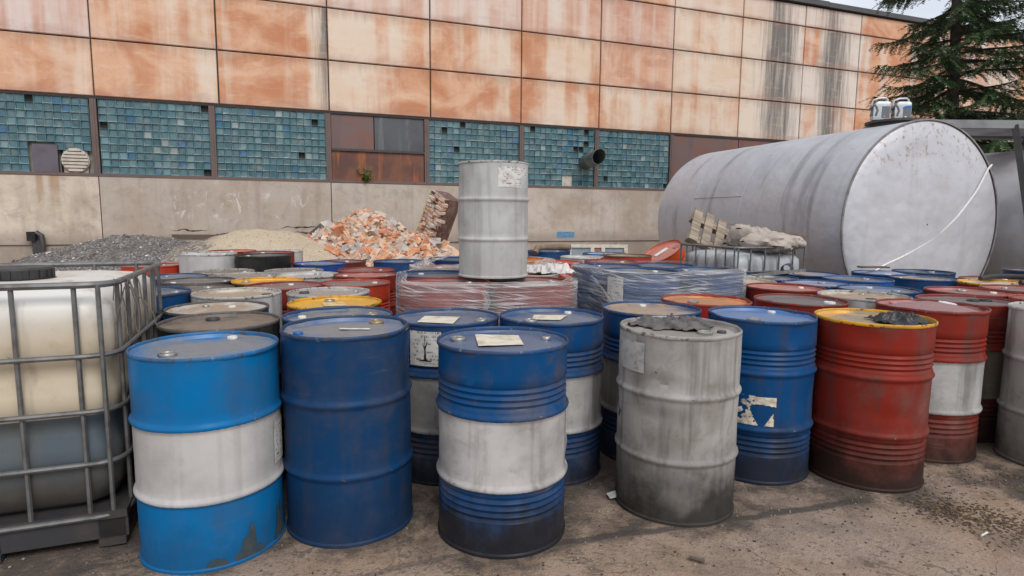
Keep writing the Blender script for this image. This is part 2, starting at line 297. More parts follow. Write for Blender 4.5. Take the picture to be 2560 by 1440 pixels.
# cream amount along the width (5 stops), soot (5 stops), pink
PW = {}
def pw(r, c, w, s=(0, 0, 0, 0, 0), p=0.): PW[(r, c)] = (w, s, p)
pw(0, 2, (.75, .35, .1, .2, .35)); pw(0, 3, (.1, .1, .3, .6, .75)); pw(0, 4, (.15, .05, .1, .35, .9), (0, 0, 0, 0, .75)); pw(0, 5, (.95, .95, .7, .2, .0), (.25, 0, 0, 0, 0)); pw(0, 6, (.0, .0, .1, .35, .2), (0, 0, 0, 0, 0))
pw(0, 7, (-.1, .7, .8, .45, -.1)); pw(0, 8, (.6, .65, .7, .6, .6)); pw(0, 9, (.6, .7, .75, .85, .5)); pw(0, 10, (.95, .95, .9, .9, .9), (.1, .35, .8, .75, .3)); pw(0, 11, (.6, .6, .8, .7, .4), (.3, .4, .9, .6, .1)); pw(0, 12, (.1, .2, .4, .2, .1))
pw(1, 2, (.6, .6, .5, .4, .0), p=.75); pw(1, 3, (.2, .3, .4, .75, .6)); pw(1, 4, (.15, .05, .15, .4, .95), (0, 0, 0, 0, .95)); pw(1, 5, (.8, .95, .65, .6, .3), (.2, 0, 0, 0, 0)); pw(1, 6, (.2, .25, .4, .75, .3)); pw(1, 7, (.1, .45, .9, .85, .4)); pw(1, 8, (.15, .1, .05, .1, -.1), p=.25)
pw(1, 9, (.6, .7, .9, 1, .55)); pw(1, 10, (.9, .95, 1, .9, .8), (.15, .4, .9, .8, .4)); pw(1, 11, (1, 1, .95, .9, .8), (.3, .45, .95, .7, .15)); pw(1, 12, (.5, .2, .1, .2, .2), (0, .15, 0, 0, 0))
pw(2, 2, (.5, .5, .5, .4, .2), p=.8); pw(2, 3, (.3, .4, .6, .8, .5)); pw(2, 4, (.8, .8, .8, .9, .9), p=.4); pw(2, 5, (.9, .9, .8, .7, .6), p=.55); pw(2, 6, (.8, .8, .9, .9, .7), (0, .1, .1, .1, .2), p=.6); pw(2, 7, (.5, .45, .9, .3, .1), p=.45); pw(2, 8, (.3, .2, .25, .3, .1), p=.5)
pw(2, 9, (.75, .6, .6, .9, .55), (0, 0, .05, 0, 0)); pw(2, 10, (.95, 1, .95, .95, .5), (.1, .35, .95, .9, .2)); pw(2, 11, (.4, .5, .9, 1, .9), (.1, .5, .95, .7, .2)); pw(2, 12, (.7, .3, .15, .2, .1), (0, 0, .2, .1, 0))
pw(3, 8, (.4, .4, .4, .3, .3)); pw(3, 9, (1, 1.1, 1, 1, 1), p=.25); pw(3, 10, (1, 1, 1, 1, 1.), (0, .15, .8, .6, .1), p=.25); pw(3, 11, (1, 1, .9, 1, .9), (.05, .6, .75, .3, .1), p=.3); pw(3, 12, (.3, .1, .05, .1, .1), (0, .2, .2, .1, .1))
rp = random.Random(5)
JOINT = plain('dark_joint', (.035, .03, .028), .9)
for r in range(4):
    for c in range(len(COLS)-1):
        x0, x1, z0, z1 = COLS[c]+.017, COLS[c+1]-.017, ROWS[r]+.019, ROWS[r+1]-.019
        if c % 2 == 1: x1 -= .006
        w, s_, p_ = PW.get((r, c), ([rp.uniform(.1, .8) for _ in range(5)], [0]*5, rp.choice((0, 0, .3))))
        b = MB(); at = []
        d = rp.uniform(-.006, .006); e = .018
        nz4 = 4; xsn = [x0, x0+e]+[x0+e+(x1-x0-2*e)*k/8 for k in range(1, 8)]+[x1-e, x1]; zsn = [z0, z0+e, z1-e, z1]
        for j, z in enumerate(zsn):
            for i, x in enumerate(xsn):
                edge = i in (0, len(xsn)-1) or j in (0, 3)
                t = (x-x0)/(x1-x0)*4; k = min(3, int(t)); f = t-k
                b.v.append((x, (.02 if edge else 0)+d, z)); at.append((w[k]*(1-f)+w[k+1]*f, s_[k]*(1-f)+s_[k+1]*f, p_, (z-z0)/(z1-z0)))
        n = len(xsn)
        for j in range(3):
            for i in range(n-1): b.f.append((j*n+i, j*n+i+1, (j+1)*n+i+1, (j+1)*n+i))
        # returns into the joint
        o = len(b.v); ring = [(i, 0) for i in range(n)]+[(n-1, j) for j in range(1, 4)]+[(i, 3) for i in range(n-2, -1, -1)]+[(0, j) for j in (2, 1)]
        for (i, j) in ring:
            q = b.v[j*n+i]; b.v.append((q[0], .09, q[2])); at.append(at[j*n+i])
        for k in range(len(ring)):
            i, j = ring[k]; i2, j2 = ring[(k+1) % len(ring)]; b.f.append((j2*n+i2, j*n+i, o+k, o+(k+1) % len(ring)))
        b.a['wash'] = at; b.build('wall_panel', PANEL, FAC, smooth=20)
b = MB(); b.box(-13.8, 43.5, .06, .3, ZT, 9.9); b.build('joint_backing', JOINT, FAC, 0)
b = MB(); b.box(-13.8, 43.5, .31, 16, .0, 9.82); b.build('hall_core', plain('dim_render', (.2, .17, .15), .9), FAC, 0)
COPE = plain('coping_sheet', (.075, .078, .085), .6, .2, .5, 3)
for k in range(10):
    b = MB(); x = -13.8+k*5.73; b.box(x, x+5.722, -.12, .5, 9.78+.01*(k % 2), 9.96+.012*((k*7) % 3)); b.build('roof_coping', COPE, FAC, 0)
# plinth slabs
def slabmat():
    g = G('plinth_concrete', .88); v = g.co; p = g.sep(v); oc = g.ocol()
    n1 = g.noise(v, .7, 6, .6); n2 = g.noise(v, 7, 6, .7); n3 = g.noise(v, 50, 3); st = g.noise(g.map(v, (3.5, 1, .3)), 1, 5)
    n6 = g.noise(v, 2.6, 6, .7, .5); c = g.mix(g.ramp(n1, .35, .65), oc, (.38, .31, .25)); c = g.mix(g.ramp(n6, .48, .7, 0, .5), c, (.26, .215, .18)); c = g.mix(g.ramp(n6, .44, .3, 0, .4), c, (.56, .5, .43)); c = g.mix(g.ramp(st, .5, .72, 0, .35), c, (.25, .195, .15)); c = g.mix(g.ramp(n2, .5, .75, 0, .35), c, (.42, .38, .335))
    rust = g.ma('MULTIPLY', g.ma('ADD', g.ramp(g.ma('ABSOLUTE', g.ma('SUBTRACT', p[0], -6.05)), .12, .03), g.ramp(g.ma('ABSOLUTE', g.ma('SUBTRACT', p[0], -5.72)), .16, .05)), g.ramp(g.ma('ADD', p[2], g.ma('MULTIPLY', n2, .5)), 1.5, 2.7))
    c = g.mix(g.ma('MULTIPLY', rust, .6), c, (.3, .14, .045))
    low = g.ramp(g.ma('ADD', p[2], g.ma('MULTIPLY', n1, .8)), 1.35, 1.0, 0, .5); c = g.mix(low, c, (.2, .16, .13))
    # white lime scuffs on the second slab
    zone = g.ma('MULTIPLY', g.ma('MULTIPLY', g.ramp(p[0], -3.6, -2.6), g.ramp(p[0], 1.1, .2)), g.ma('MULTIPLY', g.ramp(p[2], 1.1, 1.4), g.ramp(p[2], 2.15, 1.95)))
    sc = g.noise(g.map(v, (3.0, 1, 1.5)), 1, 6, .8, 1.2); c = g.mix(g.ma('MULTIPLY', zone, g.ramp(sc, .55, .64, 0, .75)), c, (.6, .58, .55))
    c = g.mix(g.ramp(n3, .62, .7, 0, .4), c, (.16, .13, .11)); g.col(c); g.bump(g.ma('ADD', n2, n3), .4, .01); return g.m
SLAB = slabmat()
sx = [-16.7, -10.75, -4.71, 1.32, 7.3, 13.35, 19.4, 25.4, 31.4, 37.4, 43.5]
for i in range(len(sx)-1):
    b = MB(); b.box(sx[i]+.012, sx[i+1]-.012, -.03, .3, ZS+.012, ZB-.012*(i % 2)); o = b.build('plinth_slab', SLAB, FAC, 0)
    o.color = [(.58, .5, .41, 1), (.58, .5, .41, 1), (.43, .375, .325, 1), (.46, .405, .35, 1), (.5, .44, .385, 1)][min(i, 4)] if i != 1 else (.6, .515, .42, 1)
b = MB(); b.box(-16.7, 43.5, .02, .3, -.3, ZS-.002); o = b.build('foundation_strip', SLAB, FAC, 0); o.color = (.62, .54, .46, 1)
# jagged dark spalls along the foot of the second slab
b = MB(); rs = random.Random(8)
for (x0, x1, z) in ((-3.05, -2.1, .93), (-1.3, -.4, .9), (-.2, .95, 1.02), (.2, 1.1, .86), (-2.0, -1.4, .84)):
    n = 14; up = []; dn = []
    for k in range(n+1):
        t = k/n; x = x0+(x1-x0)*t; zz = z+.06*fb(x*3, z*9); h = .03*math.sin(math.pi*t)*(.3+rs.random()); up.append((x, -.034, zz+h)); dn.append((x, -.034, zz-h*.6))
    o = b.add(up+dn, []); m = n+1
    for k in range(n): b.f.append((o+m+k, o+m+k+1, o+k+1, o+k))
b.build('spalled_edge', JOINT, FAC, 0)
b = MB(); b.box(8.88, 9.56, -.034, -.03, .665, .875); b.build('blue_paint_patch', plain('blue_paint', (.05, .2, .38), .7, 0, .7, 14, (.34, .3, .26)), FAC, 0)
# glass block band
def blockmat():
    g = G('glass_block', .16, 0, .6); t = g.attr('tint'); v = g.co
    n = g.noise(v, 3.5, 4); n2 = g.noise(v, 60, 3)
    c = g.mix(g.ramp(n, .45, .75, 0, .35), t, (.3, .33, .3)); c = g.mix(g.ramp(n2, .6, .75, 0, .3), c, (.35, .33, .28)); g.col(c); g.rough(g.ramp(n, .3, .7, .12, .4)); return g.m
GLASS = blockmat()
MORTAR = plain('block_mortar', (.25, .25, .22), .85, 0, .6, 5, (.08, .08, .08))
HOLE = plain('dark_hole', (.012, .012, .012), .9)
VOID = plain('shaded_void', (.04, .038, .034), .9)
STEELBR = plain('brown_steel', (.14, .095, .085), .65, .1, .5, 2.5, (.08, .06, .06))
rg = random.Random(11)
def section(x0, x1, missing, skip=()):
    nx = round((x1-x0)/.2); nz_ = 10; dx = (x1-x0)/nx; dz = (ZT-.05-ZB-.08)/nz_
    b = MB(); t = []; h = []; m = MB(); m.box(x0, x1, .13, .16, ZB+.05, ZT-.02); lite = rg.uniform(0, .3)
    for j in range(nz_):
        for i in range(nx):
            xa, xb, za, zb = x0+i*dx, x0+(i+1)*dx, ZB+.08+j*dz, ZB+.08+(j+1)*dz
            cx, cz = (xa+xb)/2, (za+zb)/2
            if any(a <= cx <= c and d <= cz <= e for (a, c, d, e) in skip): continue
            hole = any(abs(mx_-cx) < dx*.5 and abs(mz-cz) < dz*.5 for (mx_, mz) in missing)
            q = rg.random(); base = (.058, .14, .168)
            if q < .05: base = (.035, .125, .235)
            elif q < .12: base = (.04, .125, .165)
            elif q < .2: base = (.12, .225, .245)
            elif q < .215: base = (.25, .3, .3)
            f = rg.uniform(.85, 1.15); col = tuple(x*f for x in base)
            g_ = .005; d1 = .115 if hole else .028+rg.uniform(-.008, .012); e = .012 if hole else .022
            ty = rg.uniform(-.006, .006); tz = rg.uniform(-.006, .006)
            vs = [(xa, .0, za), (xb, 0, za), (xb, 0, zb), (xa, 0, zb), (xa+g_, 0, za+g_), (xb-g_, 0, za+g_), (xb-g_, 0, zb-g_), (xa+g_, 0, zb-g_),
                  (xa+g_+e, d1+ty+tz, za+g_+e), (xb-g_-e, d1-ty+tz, za+g_+e), (xb-g_-e, d1-ty-tz, zb-g_-e*.6), (xa+g_+e, d1+ty-tz, zb-g_-e*.6)]
            b.add(vs, [(0, 1, 5, 4), (1, 2, 6, 5), (2, 3, 7, 6), (3, 0, 4, 7), (4, 5, 9, 8), (5, 6, 10, 9), (6, 7, 11, 10), (7, 4, 8, 11)]+([] if hole else [(8, 9, 10, 11)]))
            dk = (.035, .09, .11, 1); lt = (.09, .19, .205, 1) if rg.random() < .6 else (.27, .34, .32, 1); sd_ = lt if rg.random() < .3 else dk  # rims painted pale below, dark above, as light from the sky would catch them
            t += [lt, lt, dk, dk, lt, sd_, dk, dk]+[tuple(col)+(1,)]*2+[tuple(x*.85 for x in col)+(1,)]*2  # upper part of each face also painted darker, like shade below the rim
            if hole: hb = MB(); hb.box(xa+.01, xb-.01, .112, .118, za+.01, zb-.01); h.append(hb)
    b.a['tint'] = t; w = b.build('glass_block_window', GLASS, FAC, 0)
    m.build('mortar_bed', MORTAR, w, 0)
    for hb in h: hb.build('missing_block', VOID, w, 0)
    return w
section(-13.6, -10.85, []); section(-10.6, -7.75, [(-9, 3.3)])
section(-7.65, -4.84, [(-6.07, 4.3)], [(-6.16, -5.56, 2.3, 3.2), (-5.56, -4.93, 2.3, 3.15)])
section(-4.62, -1.95, [(-4.42, 3.72), (-2.05, 4.3), (-2.05, 2.55)]); section(-1.78, 1.2, [(.93, 4.12), (.52, 3.14)])
section(4.36, 7.43, [(4.77, 4.15), (5.39, 4.33), (5.2, 3.55)]); section(7.63, 10.28, [(7.84, 4.33), (9.85, 3.72), (10.04, 3.93), (9.65, 3.7), (10.05, 4.25)], [(9.02, 9.5, 2.4, 2.95)])
section(10.48, 13.38, [(10.74, 2.74), (13.2, 2.52)])
b = MB(); b.box(9.03, 9.5, .06, .1, 2.46, 2.96); b.build('board_patch', plain('pale_board', (.5, .47, .42), .7, 0, .4, 5), FAC, 0)
b = MB(); b.box(-7.0, -6.86, -.02, .1, 3.0, 3.14); b.build('white_block', plain('white_block', (.7, .7, .68), .5), FAC, 0)
for x in (-10.73, -7.7, -4.73, -1.87, 1.28, 4.29, 7.53, 10.38, 13.5):
    b = MB(); b.box(x-.075, x+.075, -.035, .14, ZB+.06, ZT-.06); b.box(x-.02, x+.02, -.05, -.033, ZB+.06, ZT-.06); b.build('window_mullion', STEELBR, FAC, 0)
b = MB(); b.box(-13.8, 43.5, -.045, .14, ZB-.002, ZB+.075); b.build('window_sill', STEELBR, FAC, 0)
b = MB(); b.box(-13.8, 43.5, -.01, .14, ZT-.055, ZT+.005); b.build('window_head', JOINT, FAC, 0)
def metalmat(name, a, bcol, c3):
    g = G(name, .6, .15); v = g.co; n = g.noise(v, 1.1, 5); st = g.noise(g.map(v, (3, 1, .35)), 1, 5, .65, .4); f = g.noise(v, 14, 5, .7)
    c = g.mix(g.ramp(n, .4, .62), a, bcol); c = g.mix(g.ramp(st, .52, .68, 0, .85), c, c3); c = g.mix(g.ramp(f, .58, .75, 0, .5), c, (.08, .055, .05)); g.col(c); g.bump(n, .2, .03); return g.m
RUSTY = metalmat('rusty_sheet', (.1, .045, .035), (.17, .07, .04), (.38, .115, .03))
BROWNSH = metalmat('brown_sheet', (.15, .1, .095), (.19, .085, .06), (.12, .085, .085))
DARKSH = metalmat('slate_sheet', (.085, .09, .1), (.07, .07, .08), (.16, .165, .17))
for (x0, x1, z0, z1, m) in ((1.37, 2.63, 3.42, ZT-.06, BROWNSH), (2.66, 4.2, 3.42, ZT-.06, DARKSH), (1.37, 4.2, ZB+.08, 3.34, RUSTY)):
    b = MB(); b.box(x0, x1, .03, .1, z0, z1); b.build('metal_infill_sheet', m, FAC, 0)
b = MB(); b.box(1.37, 4.22, -.03, .1, 3.345, 3.415); b.build('infill_rail', DARKST, FAC, 0)
for k in range(10):
    b = MB(); x = 13.6+k*2.98; b.box(x, x+2.95, .02, .1, ZB+.08, ZT-.06); b.build('metal_infill_sheet', BROWNSH if k != 1 else metalmat('red_brown_sheet', (.17, .07, .055), (.15, .09, .08), (.22, .08, .05)), FAC, 0)
b = MB(); b.box(-6.15, -5.6, -.02, .1, ZB+.08, 3.18); b.build('cover_plate', plain('purple_plate', (.115, .1, .125), .6, .1, .4, 4), FAC, 0)
# louvred fan vent
b = MB(); b.box(-5.57, -4.95, .1, .13, ZB+.08, 3.12); b.build('vent_recess', HOLE, FAC, 0)
b = MB(); b.box(-5.5, -4.95, .06, .1, ZB+.08, 3.05); VB = b.build('vent_back', plain('vent_beige', (.36, .315, .26), .6, 0, .4, 6), FAC, 0)
b = MB()
for k in range(7):
    z = 2.5+k*.088; hw = math.sqrt(max(.01, .3**2-(z+.035-2.79)**2)); b.box(-5.22-hw, -5.22+hw, -.03, .0, z, z+.066, Matrix.Translation((0, 0, z)) @ Matrix.Rotation(R(-14), 4, 'X') @ Matrix.Translation((0, 0, -z)))
b.tube([(-5.22+.3*math.cos(a*.2617), .03, 2.79+.3*math.sin(a*.2617)) for a in range(24)], .03, 6, closed=True)
b.build('vent_louvre', plain('vent_slats', (.45, .39, .33), .55, 0, .35, 6), VB, 0)
# exhaust pipe poking out of the blocks
b = MB(); P0 = Vector((9.95, .12, 3.3)); P1 = Vector((9.95, -1.0, 3.42)); n = 32; prof = []
ax = (P1-P0).normalized(); u = Vector((1, 0, 0)); w = ax.cross(u)
def ringp(c, r, cut=0): return [c+(u*math.cos(2*math.pi*k/n)+w*math.sin(2*math.pi*k/n))*r+ax*(cut*math.sin(2*math.pi*k/n)) for k in range(n)]
RG = [ringp(P0, .25), ringp(P0+ax*.5, .25), ringp(P0+ax*.52, .262), ringp(P0+ax*.56, .262), ringp(P0+ax*.58, .25), ringp(P1, .25, .1), ringp(P1, .238, .1), ringp(P0, .238)]
vs = [q for r_ in RG for q in r_]; fs = []
for i in range(len(RG)-1):
    for k in range(n): fs.append((i*n+k, i*n+(k+1) % n, (i+1)*n+(k+1) % n, (i+1)*n+k))
b.add(vs, fs); EP = b.build('exhaust_pipe', plain('pipe_zinc', (.2, .215, .21), .4, .6, .6, 5, (.07, .065, .06)), FAC, 40)
b = MB(); b.tube([P0+ax*.05, P0+ax*.06], .236, 24); b.build('pipe_inside', HOLE, EP, 0)
# ================================================================== plants on and by the building
LEAF = plain('weed_leaf', (.17, .27, .06), .6, 0, .4, 20, (.2, .22, .06))
def wp(s_, y, z):
    c_, n_ = math.cos(R(20.35)), math.sin(R(20.35)); return Vector((-6.782+c_*s_-n_*y, 18.283+n_*s_+c_*y, z))
def weed(loc, h, spread, n, label, seed, stemmat=None, blade=False):
    t = thing('weed', loc, label, 'plant'); r = random.Random(seed); st = MB(); lf = MB()
    for i in range(n):
        a = r.uniform(0, 6.28); hh = h*r.uniform(.45, 1); sp = spread*r.uniform(.3, 1); pts = [(sp*(k/5)**1.5*math.cos(a), sp*(k/5)**1.5*math.sin(a)*.6-.02*k/5, hh*k/5) for k in range(6)]
        if blade:
            d = Vector((-math.sin(a), math.cos(a), 0))*.008
            for k in range(5):
                w0, w1 = 1-k/5, 1-(k+1)/5; p, q = Vector(pts[k]), Vector(pts[k+1]); lf.add([p-d*w0, p+d*w0, q+d*w1, q-d*w1], [(0, 1, 2, 3)])
        else:
            st.tube(pts, .004, 4)
            for k in range(16):
                t_ = r.uniform(.2, 1); p = Vector(pts[min(5, int(t_*5))]); aa = r.uniform(0, 6.28); L = r.uniform(.05, .11); d = Vector((math.cos(aa), math.sin(aa), r.uniform(-.3, .6)))*L; w_ = d.cross(Vector((0, 0, 1))).normalized()*L*.3
                lf.add([p, p+d*.5+w_, p+d, p+d*.5-w_], [(0, 1, 2, 3)])
    if st.v: st.build('stem', LEAF, t)
    lf.build('leaves', LEAF, t, 0)
weed(wp(2.35, -.03, ZB-.03), .6, .36, 14, 'leafy green weed growing from the ledge under the rusty metal sheets', 3)
weed(wp(-7.0, -1.2, 0.0), .42, .3, 60, 'yellow green grass tuft at the wall foot beside the black chute', 4, blade=True)
weed(wp(11.2, -.12, .2), .55, .12, 14, 'thin yellowish grass sprig in the slab joint under the blue paint patch', 6, blade=True)
# black chute by the wall
t = thing('drain_chute', wp(-6.2, -.04, 0), 'short black metal chute with open square mouth standing against the concrete plinth', 'chute', rz=R(20.35))
b = MB(); b.box(-.16, .02, -.2, -.02, .66, .9); b.build('mouth', HOLE, t, 0)
b = MB(); b.box(-.08, .1, -.12, -.01, -.1, .66); b.tube([(.02, -.1, .88), (.14, -.12, .8), (.16, -.12, .5), (.1, -.12, .1)], .07, 8); b.build('duct', DARKST, t)
# ================================================================== heaps
def heap(name, cx, cy, fn, x0, x1, y0, y1, step, mat, label, cat):
    nx = int((x1-x0)/step); ny = int((y1-y0)/step); b = MB(); H_ = {}
    for j in range(ny+1):
        for i in range(nx+1):
            x, y = x0+i*step, y0+j*step; b.v.append((x, y, fn(x, y)))
    for j in range(ny):
        for i in range(nx):
            q = (j*(nx+1)+i, j*(nx+1)+i+1, (j+1)*(nx+1)+i+1, (j+1)*(nx+1)+i)
            if max(b.v[k][2] for k in q) > -.05: b.f.append(q)
    o = b.build(name, mat, smooth=180); return tag(o, label, cat, kind='stuff')
def cone(x, y, cx, cy, rx, ry, h, p=1.25):
    d = math.hypot((x-cx)/rx, (y-cy)/ry); return h*(1-min(1, d)**p)-.08*(d > 1)*(d-1)
def gravel_h(x, y): return max(cone(x, y, -8.15, 13.2, 3.4, 2.7, 1.0, 1.5), cone(x, y, -6.7, 12.7, 1.6, 1.4, .78, 1.3))+.05*fb(x*1.7, y*1.7)+.035*fb(x*6, y*6, 2)-.06
def sand_h(x, y): return max(cone(x, y, -5.5, 13.1, 3.1, 2.6, 1.16, 1.45), cone(x, y, -4.7, 12.4, 1.8, 1.6, .72, 1.2))+.09*fb(x*1.1, y*1.1, 5)+.03*fb(x*4, y*4)+.012*fb(x*9, y*9)-.06
def brick_h(x, y): return max(cone(x, y, -3.55, 14.6, 2.3, 2.6, 1.5, 1.2), cone(x, y, -2.2, 14.3, 1.6, 2.0, .98, 1.1), cone(x, y, -4.3, 13.6, 1.3, 1.5, .8, 1.1), cone(x, y, -1.5, 13.4, 1.2, 1.4, .62, 1.1), cone(x, y, -2.9, 12.6, 1.9, 1.5, .7, 1.1))+.07*fb(x*2, y*2, 9)-.05
g = G('dark_gravel', .9); v = g.co; vo = g.voro(v, 34); n = g.noise(v, 1.6, 5); f = g.noise(v, 60, 3)
c = g.mix(g.ramp(g.sep(vo.outputs['Color'])[0], .2, .95), (.12, .11, .104), (.29, .27, .25)); c = g.mix(g.ramp(g.sep(vo.outputs['Color'])[1], .93, .97, 0, .9), c, (.5, .47, .43)); c = g.mix(g.ramp(n, .5, .7, 0, .4), c, (.13, .11, .095))
g.col(c); g.bump(vo.outputs['Distance'], 1., .05); GRAV = g.m
heap('gravel_heap', 0, 0, gravel_h, -12, -4.6, 10.2, 16.2, .08, GRAV, 'dark grey gravel heap at the foot of the wall left of the sand', 'gravel heap')
g = G('pale_sand', .95); v = g.co; p = g.sep(v); n = g.noise(v, 1.3, 6, .6); f = g.noise(v, 22, 4, .7); vo = g.voro(v, 9)
c = g.mix(g.ramp(f, .3, .7), (.66, .545, .4), (.54, .435, .31)); c = g.mix(g.ma('MULTIPLY', g.ramp(vo.outputs['Distance'], .25, .14, 0, .75), g.ramp(n, .4, .55)), c, (.25, .19, .14))
left = g.ramp(g.ma('ADD', g.ma('ADD', p[0], g.ma('MULTIPLY', p[2], 1.7)), g.ma('MULTIPLY', g.ma('SUBTRACT', n, .5), 2.6)), -4.45, -5.0, 0, .85); c = g.mix(left, c, g.mix(g.ramp(g.sep(g.voro(v, 24).outputs['Color'])[0], .2, .9), (.13, .115, .105), (.38, .34, .3)))
g.col(c); g.bump(g.ma('ADD', g.noise(v, 6, 5), f), 1., .07)
heap('sand_heap', 0, 0, sand_h, -9, -2.4, 10.2, 16, .1, g.m, 'pale yellow sand heap with grey gravel washed over its left side', 'sand heap')
g = G('rubble_base', .95); v = g.co; vo = g.voro(v, 13); n = g.noise(v, 3, 4)
c = g.mix(g.ramp(g.sep(vo.outputs['Color'])[0], .3, .7), (.42, .2, .11), (.4, .34, .29)); g.col(g.mix(n, c, (.25, .2, .17))); g.bump(vo.outputs['Distance'], 1, .06); RUBB = g.m
# loose fragments
g = G('broken_brick', .9); v = g.rnd(); oc = g.ocol(); n = g.noise(v, 9, 5, .6); n2 = g.noise(v, 40, 3)
c = g.mix(g.ramp(n, .49, .62, 0, .65), oc, (.55, .48, .41)); c = g.mix(g.ramp(n2, .55, .7, 0, .4), c, (.2, .11, .07)); g.col(c); g.bump(n2, .5, .01); BRICK = g.m
rb = random.Random(21)
def chunk_mesh(seed, sx_, sy, sz):
    r = random.Random(seed); b = MB(); o = b.box(-sx_/2, sx_/2, -sy/2, sy/2, -sz/2, sz/2)
    import bmesh
    bm = bmesh.new(); vv = [bm.verts.new(p) for p in b.v]
    for f_ in b.f: bm.faces.new([vv[i] for i in f_])
    bmesh.ops.subdivide_edges(bm, edges=bm.edges[:], cuts=1, use_grid_fill=True)
    for q in bm.verts:
        q.co += Vector((r.uniform(-1, 1)*sx_, r.uniform(-1, 1)*sy, r.uniform(-1, 1)*sz))*.1
    # knock off a corner
    k = Vector((r.choice((-1, 1))*sx_/2, r.choice((-1, 1))*sy/2, r.choice((-1, 1))*sz/2))
    for q in bm.verts:
        d = (q.co-k).length
        if d < sx_*.4: q.co = q.co.lerp(Vector((0, 0, 0)), .3*(1-d/(sx_*.4)))
    me = bpy.data.meshes.new('broken_brick'); bm.to_mesh(me); bm.free(); return me
CH = [chunk_mesh(i, *[(.25, .12, .075), (.2, .13, .09), (.15, .12, .07), (.24, .2, .1), (.13, .1, .08), (.3, .16, .13)][i % 6]) for i in range(12)]
bc = [(.52, .21, .1), (.55, .26, .13), (.46, .17, .085), (.6, .36, .22), (.52, .44, .36), (.46, .4, .35), (.36, .33, .31), (.58, .4, .27), (.5, .3, .2), (.54, .45, .38), (.5, .24, .12)]
cand = []
while len(cand) < 300:
    x, y = rb.uniform(-5.6, -.6), rb.uniform(11.5, 15.6); z = brick_h(x, y)
    if z < .3 or brick_h(x, y-.3) > z+.12: continue
    if x < -4.5 and z < sand_h(x, y): continue
    cand.append((x, y, z))
for (x, y, z) in cand:
    o = link('broken_brick', rb.choice(CH), BRICK, None, (x, y, z+rb.uniform(-.01, .05))); o.rotation_euler = (rb.uniform(-1, 1), rb.uniform(-1, 1), rb.uniform(0, 6.3)); s_ = rb.uniform(.8, 1.5); o.scale = (s_,)*3
    o.color = rb.choice(bc)+(1,); tag(o, 'broken brick lying loose on the rubble heap by the wall', 'brick', 'broken bricks on the rubble heap')
b = MB(); at = []
x0, x1, y0, y1, st_ = -6.2, 0, 11.2, 16.2, .1; nx = int((x1-x0)/st_); ny = int((y1-y0)/st_)
for j in range(ny+1):
    for i in range(nx+1): b.v.append((x0+i*st_, y0+j*st_, brick_h(x0+i*st_, y0+j*st_)-.02)); at.append((.3, .2, .14, 1))
for j in range(ny):
    for i in range(nx): b.f.append((j*(nx+1)+i, j*(nx+1)+i+1, (j+1)*(nx+1)+i+1, (j+1)*(nx+1)+i))
for k in range(3600):
    x, y = rb.uniform(-5.8, -.3), rb.uniform(11.3, 15.8); z = brick_h(x, y)
    if z < .05: continue
    M = Matrix.Translation((x, y, z+rb.uniform(-.01, .03))) @ Matrix.Rotation(rb.uniform(0, 6.3), 4, 'Z') @ Matrix.Rotation(rb.uniform(-1, 1), 4, 'X') @ Matrix.Rotation(rb.uniform(-1, 1), 4, 'Y')
    a_, b_, c_ = rb.uniform(.03, .09), rb.uniform(.03, .07), rb.uniform(.02, .05); b.box(-a_, a_, -b_, b_, -c_, c_, M); cc = rb.choice(bc); f_ = rb.uniform(.7, 1.15); at += [(cc[0]*f_, cc[1]*f_, cc[2]*f_, 1)]*8
b.a['tint'] = at
g = G('brick_bits', .92); t_ = g.attr('tint'); v = g.co; g.col(g.mix(g.ramp(g.noise(v, 18, 5), .45, .7, 0, .6), t_, (.5, .44, .38))); g.bump(g.noise(v, 40, 3), .5, .01)
tag(b.build('brick_rubble', g.m, smooth=0), 'heap of small orange and white brick rubble against the concrete plinth', 'rubble heap', kind='stuff')
# stones on the gravel
b = MB(); at = []; rs = random.Random(4)
for k in range(1700):
    x, y = rs.uniform(-11, -5), rs.uniform(10.8, 14.2); z = gravel_h(x, y)
    if z < .1 or sand_h(x, y) > z: continue
    s_ = rs.uniform(.007, .02)*(1.5 if rs.random() < .05 else 1); M = Matrix.Translation((x, y, z)) @ Matrix.Rotation(rs.uniform(0, 6), 4, 'Z') @ Matrix.Rotation(rs.uniform(0, 6), 4, 'X'); b.box(-s_, s_, -s_*.8, s_*.8, -s_*.6, s_*.6, M)
    cc = rs.choice([(.12, .11, .105), (.2, .19, .18), (.07, .065, .06), (.24, .225, .21), (.16, .15, .14), (.13, .12, .115), (.1, .095, .09), (.2, .185, .17), (.55, .52, .48)]); at += [cc+(1,)]*8
b.a['tint'] = at; g = G('gravel_bits', .9); g.col(g.attr('tint')); tag(b.build('gravel_stones', g.m, smooth=0), 'loose grey and white stones scattered over the gravel heap', 'gravel', kind='stuff')
